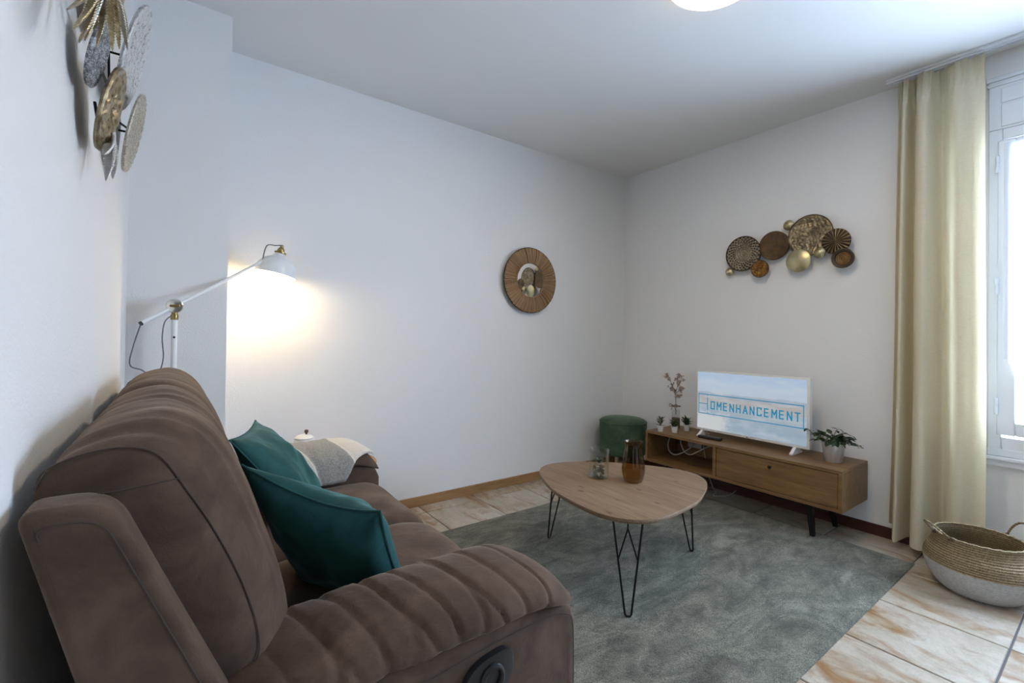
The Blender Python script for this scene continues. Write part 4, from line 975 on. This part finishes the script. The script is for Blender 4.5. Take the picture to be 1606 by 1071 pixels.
# ================================================================== PLANTS ON THE SIDEBOARD
def leaf_obj(parent, mesh_src, m):
    o = mesh_src.copy(); C.objects.link(o); o.parent = parent; o.matrix_local = m; return o
def mini_plant(x, y, seed, mats, hgt, spread, L, wd, nl, label):
    p = thing('potted_plant', (x, y, BZ1), label, 'plant', 'little potted plants on the sideboard')
    part(p, 'pot', lathe([(.017, .0005), (.018, .002), (.0225, .040), (.0235, .041), (.0235, .046), (.021, .046), (.020, .038)], (x, y, BZ1), 24, True, False), 'ceramic_white')
    part(p, 'soil', lathe([(.0205, .037), (.0205, .040)], (x, y, BZ1), 20), 'soil')
    rnd = random.Random(seed)
    for k in range(nl):
        a = rnd.uniform(0, 2*PI); h = rnd.uniform(.0, hgt); el = rnd.uniform(.15, 1.25)
        m = Matrix.Translation((x+.008*math.cos(a), y+.008*math.sin(a), BZ1+.042+h)) @ Matrix.Rotation(a, 4, 'Z') @ Matrix.Rotation(-el, 4, 'Y')
        part(p, 'leaf', xf(leaf_geo(L*rnd.uniform(.7, 1.2), wd, .15, .2, 4), m), rnd.choice(mats))
    for k in range(5):
        a = 2*PI*k/5; part(p, 'stem', tube([(x, y, BZ1+.038), (x+spread*math.cos(a), y+spread*math.sin(a), BZ1+.045+hgt)], .0009, 5), 'leaf_dark')
mini_plant(-.345, -.652, 1, ['leaf_olive', 'leaf_olive', 'leaf_green', 'leaf_dark'], .050, .020, .032, .008, 34, 'small potted plant with olive sprigs, nearest the green stool')
mini_plant(-.290, -.732, 2, ['leaf_green', 'leaf_green', 'leaf_dark'], .036, .016, .034, .010, 38, 'small bright green potted plant in front of the twig vase')
mini_plant(-.165, -.748, 3, ['leaf_dark', 'leaf_dark', 'leaf_green'], .034, .020, .042, .010, 34, 'small dark-leaved potted plant nearest the television')

# vase with dried blossom twigs
DV = Vector((-.130, -.632, BZ1))
dv = thing('twig_vase', DV, 'brown and clear glass vase with dried blossom twigs and a twine bow', 'vase')
part(dv, 'vase_body', lathe([(.027, .001), (.030, .004), (.030, .074), (.028, .076)], DV, 32), 'kraft_brown', label='brown lower part')
part(dv, 'glass_neck', lathe([(.0295, .076), (.0295, .125), (.028, .142)], DV, 32, False, False), 'clear_glass')
BR = [[(0, 0, .10), (-.002, 0, .20), (0, .004, .27), (.006, -.02, .33), (.01, -.045, .385)], [(0, .004, .27), (.0, .03, .31), (.0, .060, .365), (.0, .088, .395)], [(0, .004, .25), (0, .03, .285), (.004, .058, .30)], [(.004, -.012, .31), (.004, -.005, .35), (.006, -.012, .40)], [(0, .004, .26), (0, -.03, .29), (.0, -.05, .32)], [(0, .004, .225), (0, -.015, .245), (0, -.028, .25)]]
rnd = random.Random(5)
for k, b in enumerate(BR):
    pts = [tuple(Vector(q)+DV) for q in b]
    tw = part(dv, 'twig', tube([tuple(q) for q in cat(pts, 14)], .0016, 5, rfn=lambda t: .0026-.0014*t), 'twig_brown')
    for q in range(11 if k else 7):
        t = rnd.uniform(.45 if k else .75, 1); P = cat(pts, 30)[int(t*29)]+Vector((rnd.uniform(-.01, .01), rnd.uniform(-.014, .014), rnd.uniform(-.01, .012)))
        fl = []
        for s in range(5):
            m = Matrix.Translation(P) @ Matrix.Rotation(rnd.uniform(0, 6.3), 4, 'X') @ Matrix.Rotation(2*PI*s/5, 4, 'Z') @ Matrix.Rotation(-.4, 4, 'Y')
            fl.append(xf(leaf_geo(.017, .0075, -.3, .2, 3), m))
        part(tw, 'blossom', merge(*fl), 'petal_beige')
part(dv, 'twine_bow', merge(*[tube([tuple(DV+Vector((-.034, s*(.004+.030*math.sin(t)), .172+.010*math.sin(2*t)))) for t in [PI*k/14 for k in range(15)]], .0024, 6) for s in (1, -1)], tube([tuple(DV+Vector((.033*math.cos(2*PI*k/30), .033*math.sin(2*PI*k/30), .165))) for k in range(30)], .003, 6, True), tube([tuple(DV+Vector(q)) for q in ((-.034, 0, .168), (-.036, -.018, .15), (-.036, -.030, .135))], .002, 5), tube([tuple(DV+Vector(q)) for q in ((-.034, 0, .168), (-.036, .012, .15), (-.036, .016, .138))], .002, 5)), 'twine')

# zinc pail with ivy
IC = Vector((-.205, -1.697, BZ1))
iv = thing('ivy_pail', IC, 'zinc pail with trailing ivy at the window end of the sideboard', 'plant')
part(iv, 'pail', lathe([(.042, .0006), (.044, .003), (.057, .104), (.060, .106), (.060, .111), (.056, .110), (.054, .100)], IC, 40, True, False), 'zinc')
part(iv, 'soil', lathe([(.052, .094), (.052, .098)], IC, 30), 'soil')
proto = {}
for k in range(3):
    o = part(iv, 'leaf', xf(leaf_geo(.036+.006*k, .016, .25, .25, 5), Matrix.Translation(IC)), ['leaf_green', 'leaf_dark', 'leaf_dark'][k]); o.location = (0, 0, .12); o.rotation_euler = (0, -.6, k*2.1); proto[k] = o
rnd = random.Random(11)
for k in range(74):
    a = rnd.uniform(0, 2*PI); rr = .075*math.sqrt(rnd.random()); h = .112+rnd.uniform(0, .055)*(1-rr/.12)
    m = Matrix.Translation((rr*math.cos(a), rr*math.sin(a)*1.15, h)) @ Matrix.Rotation(a+rnd.uniform(-.7, .7), 4, 'Z') @ Matrix.Rotation(rnd.uniform(-.9, .5), 4, 'Y') @ Matrix.Rotation(rnd.uniform(-.5, .5), 4, 'X')
    leaf_obj(iv, proto[k % 3], m)
vines = [[(0, .04, .11), (-.01, .09, .135), (-.01, .13, .165)], [(0, -.05, .11), (-.01, -.10, .125), (-.015, -.145, .105)], [(0, -.02, .12), (0, -.05, .165), (0, -.085, .16)], [(0, 0, .12), (0, -.01, .17), (0, -.025, .185)]]
for vv in vines:
    part(iv, 'vine', tube([tuple(Vector(q)+IC) for q in cat(vv, 12)], .0015, 5), 'leaf_dark')
    for q in cat(vv, 6)[2:]:
        m = Matrix.Translation(q) @ Matrix.Rotation(rnd.uniform(0, 6.3), 4, 'Z') @ Matrix.Rotation(rnd.uniform(-.6, .6), 4, 'Y') @ Matrix.Scale(.75, 4); leaf_obj(iv, proto[rnd.randrange(3)], m)

# ================================================================== CURTAIN
CU = [(-1.953, -.085), (-1.962, -.060), (-1.976, -.120), (-1.992, -.128), (-2.004, -.062), (-2.018, -.050), (-2.035, -.118), (-2.058, -.142), (-2.082, -.135), (-2.100, -.070), (-2.122, -.052), (-2.150, -.085), (-2.175, -.120), (-2.205, -.125), (-2.235, -.105), (-2.262, -.105), (-2.285, -.120)]
def curtain():
    ns, nz = 150, 60; base = cat(CU, ns); V, F = [], []
    for i in range(ns):
        s = i/(ns-1); zb = .045 if s > .16 else .045+.07*(1-s/.16)
        for j in range(nz+1):
            t = j/nz; z = zb+(2.478-zb)*t
            p = base[i]; top = max(0, (t-.93)/.07)
            y = p.x; x = -.097+(p.y+.095)*(1.75-.55*t)*(1-.55*top)
            x += .005*noise.noise(Vector((s*7, z*1.3, 0)))+.003*noise.noise(Vector((s*3, z*3.0, 2)))
            if t > .945: x += .014*math.sin(s*2*PI*13)*min(1, (t-.945)/.02); y += .004*math.sin(s*2*PI*13+1)
            y = y+(-2.12-y)*(-.22 if y > -2.12 else -.03)*(1-t)-.004*math.sin(z*2.2)
            V.append((x, y, z))
    n1 = nz+1
    for i in range(ns-1):
        for j in range(nz): F.append([i*n1+j, (i+1)*n1+j, (i+1)*n1+j+1, i*n1+j+1])
    o = thing('linen_curtain', (-.10, -2.12, .045), 'cream linen curtain with pinch pleats beside the window', 'curtain')
    part(o, 'cloth', (V, F), 'curtain_linen', 'all')
    hem = [V[i*n1+nz-3] for i in range(ns)]
    part(o, 'heading_stitch', tube(hem, .0013, 5), 'curtain_linen')
    for k in range(7):
        q = Vector(V[int((k+.5)/7*ns)*n1+nz]); part(o, 'curtain_hook', tube([q+Vector((0, 0, -.01)), Vector((-.10, q.y, 2.484))], .0016, 5), 'white_plastic')
curtain()

# ================================================================== BASKET
BC = Vector((-.345, -2.300, 0))
bk = thing('seagrass_basket', BC, 'seagrass belly basket with white painted bottom and loop handles on the tiled floor', 'basket')
def rope(prof, n, amp):
    P = cat(prof, n); return [(q.x+amp*math.sin(k*PI*.5), q.y) for k, q in enumerate(P)]
low = rope([(.105, .001), (.128, .010), (.152, .035), (.171, .070), (.182, .102), (.186, .122)], 64, .0012)
up = rope([(.186, .122), (.184, .146), (.174, .172), (.160, .198), (.153, .222), (.151, .240)], 48, .0010)
inn = [(.145, .240), (.147, .222), (.154, .198), (.168, .172), (.177, .146), (.177, .11), (.148, .04), (.10, .012)]
ov = Matrix.Diagonal((.97, 1.0, 1, 1))
wob = lambda a, z: 1+.012*math.sin(2*a+.8)+.006*math.sin(5*a)
part(bk, 'painted_bottom', lathe(low, BC, 72, True, False, wob, ov), 'painted_rope', 'all', label='white painted lower half')
part(bk, 'woven_wall', lathe(up+inn, BC, 72, False, True, wob, ov), 'seagrass', 'all', label='natural seagrass upper half')
part(bk, 'rim', tube([tuple(BC+Vector((.97*.148*wob(a, 0)*math.cos(a), .148*wob(a, 0)*math.sin(a), .241+.002*math.sin(a*26)))) for a in [2*PI*k/90 for k in range(90)]], .0055, 8, True), 'seagrass')
def bhandle(a, out, lift):
    c = BC+Vector((.146*math.cos(a), .146*math.sin(a), .240)); t = Vector((-math.sin(a), math.cos(a), 0)); o = Vector((math.cos(a), math.sin(a), 0)); pts = []
    for k in range(25):
        s = PI*k/24; pts.append(c+t*.045*math.cos(s)+(o*out+Vector((0, 0, lift)))*math.sin(s)**.8)
    h = part(bk, 'handle', tube(pts, .0042, 8), 'seagrass')
    part(h, 'binding', merge(*[tube([p-Vector((0, 0, .008)), p+Vector((0, 0, .008))], .0062, 8) for p in (pts[0], pts[-1])]), 'twig_brown')
bhandle(math.radians(136), .060, .058); bhandle(math.radians(-44), .03, .07)
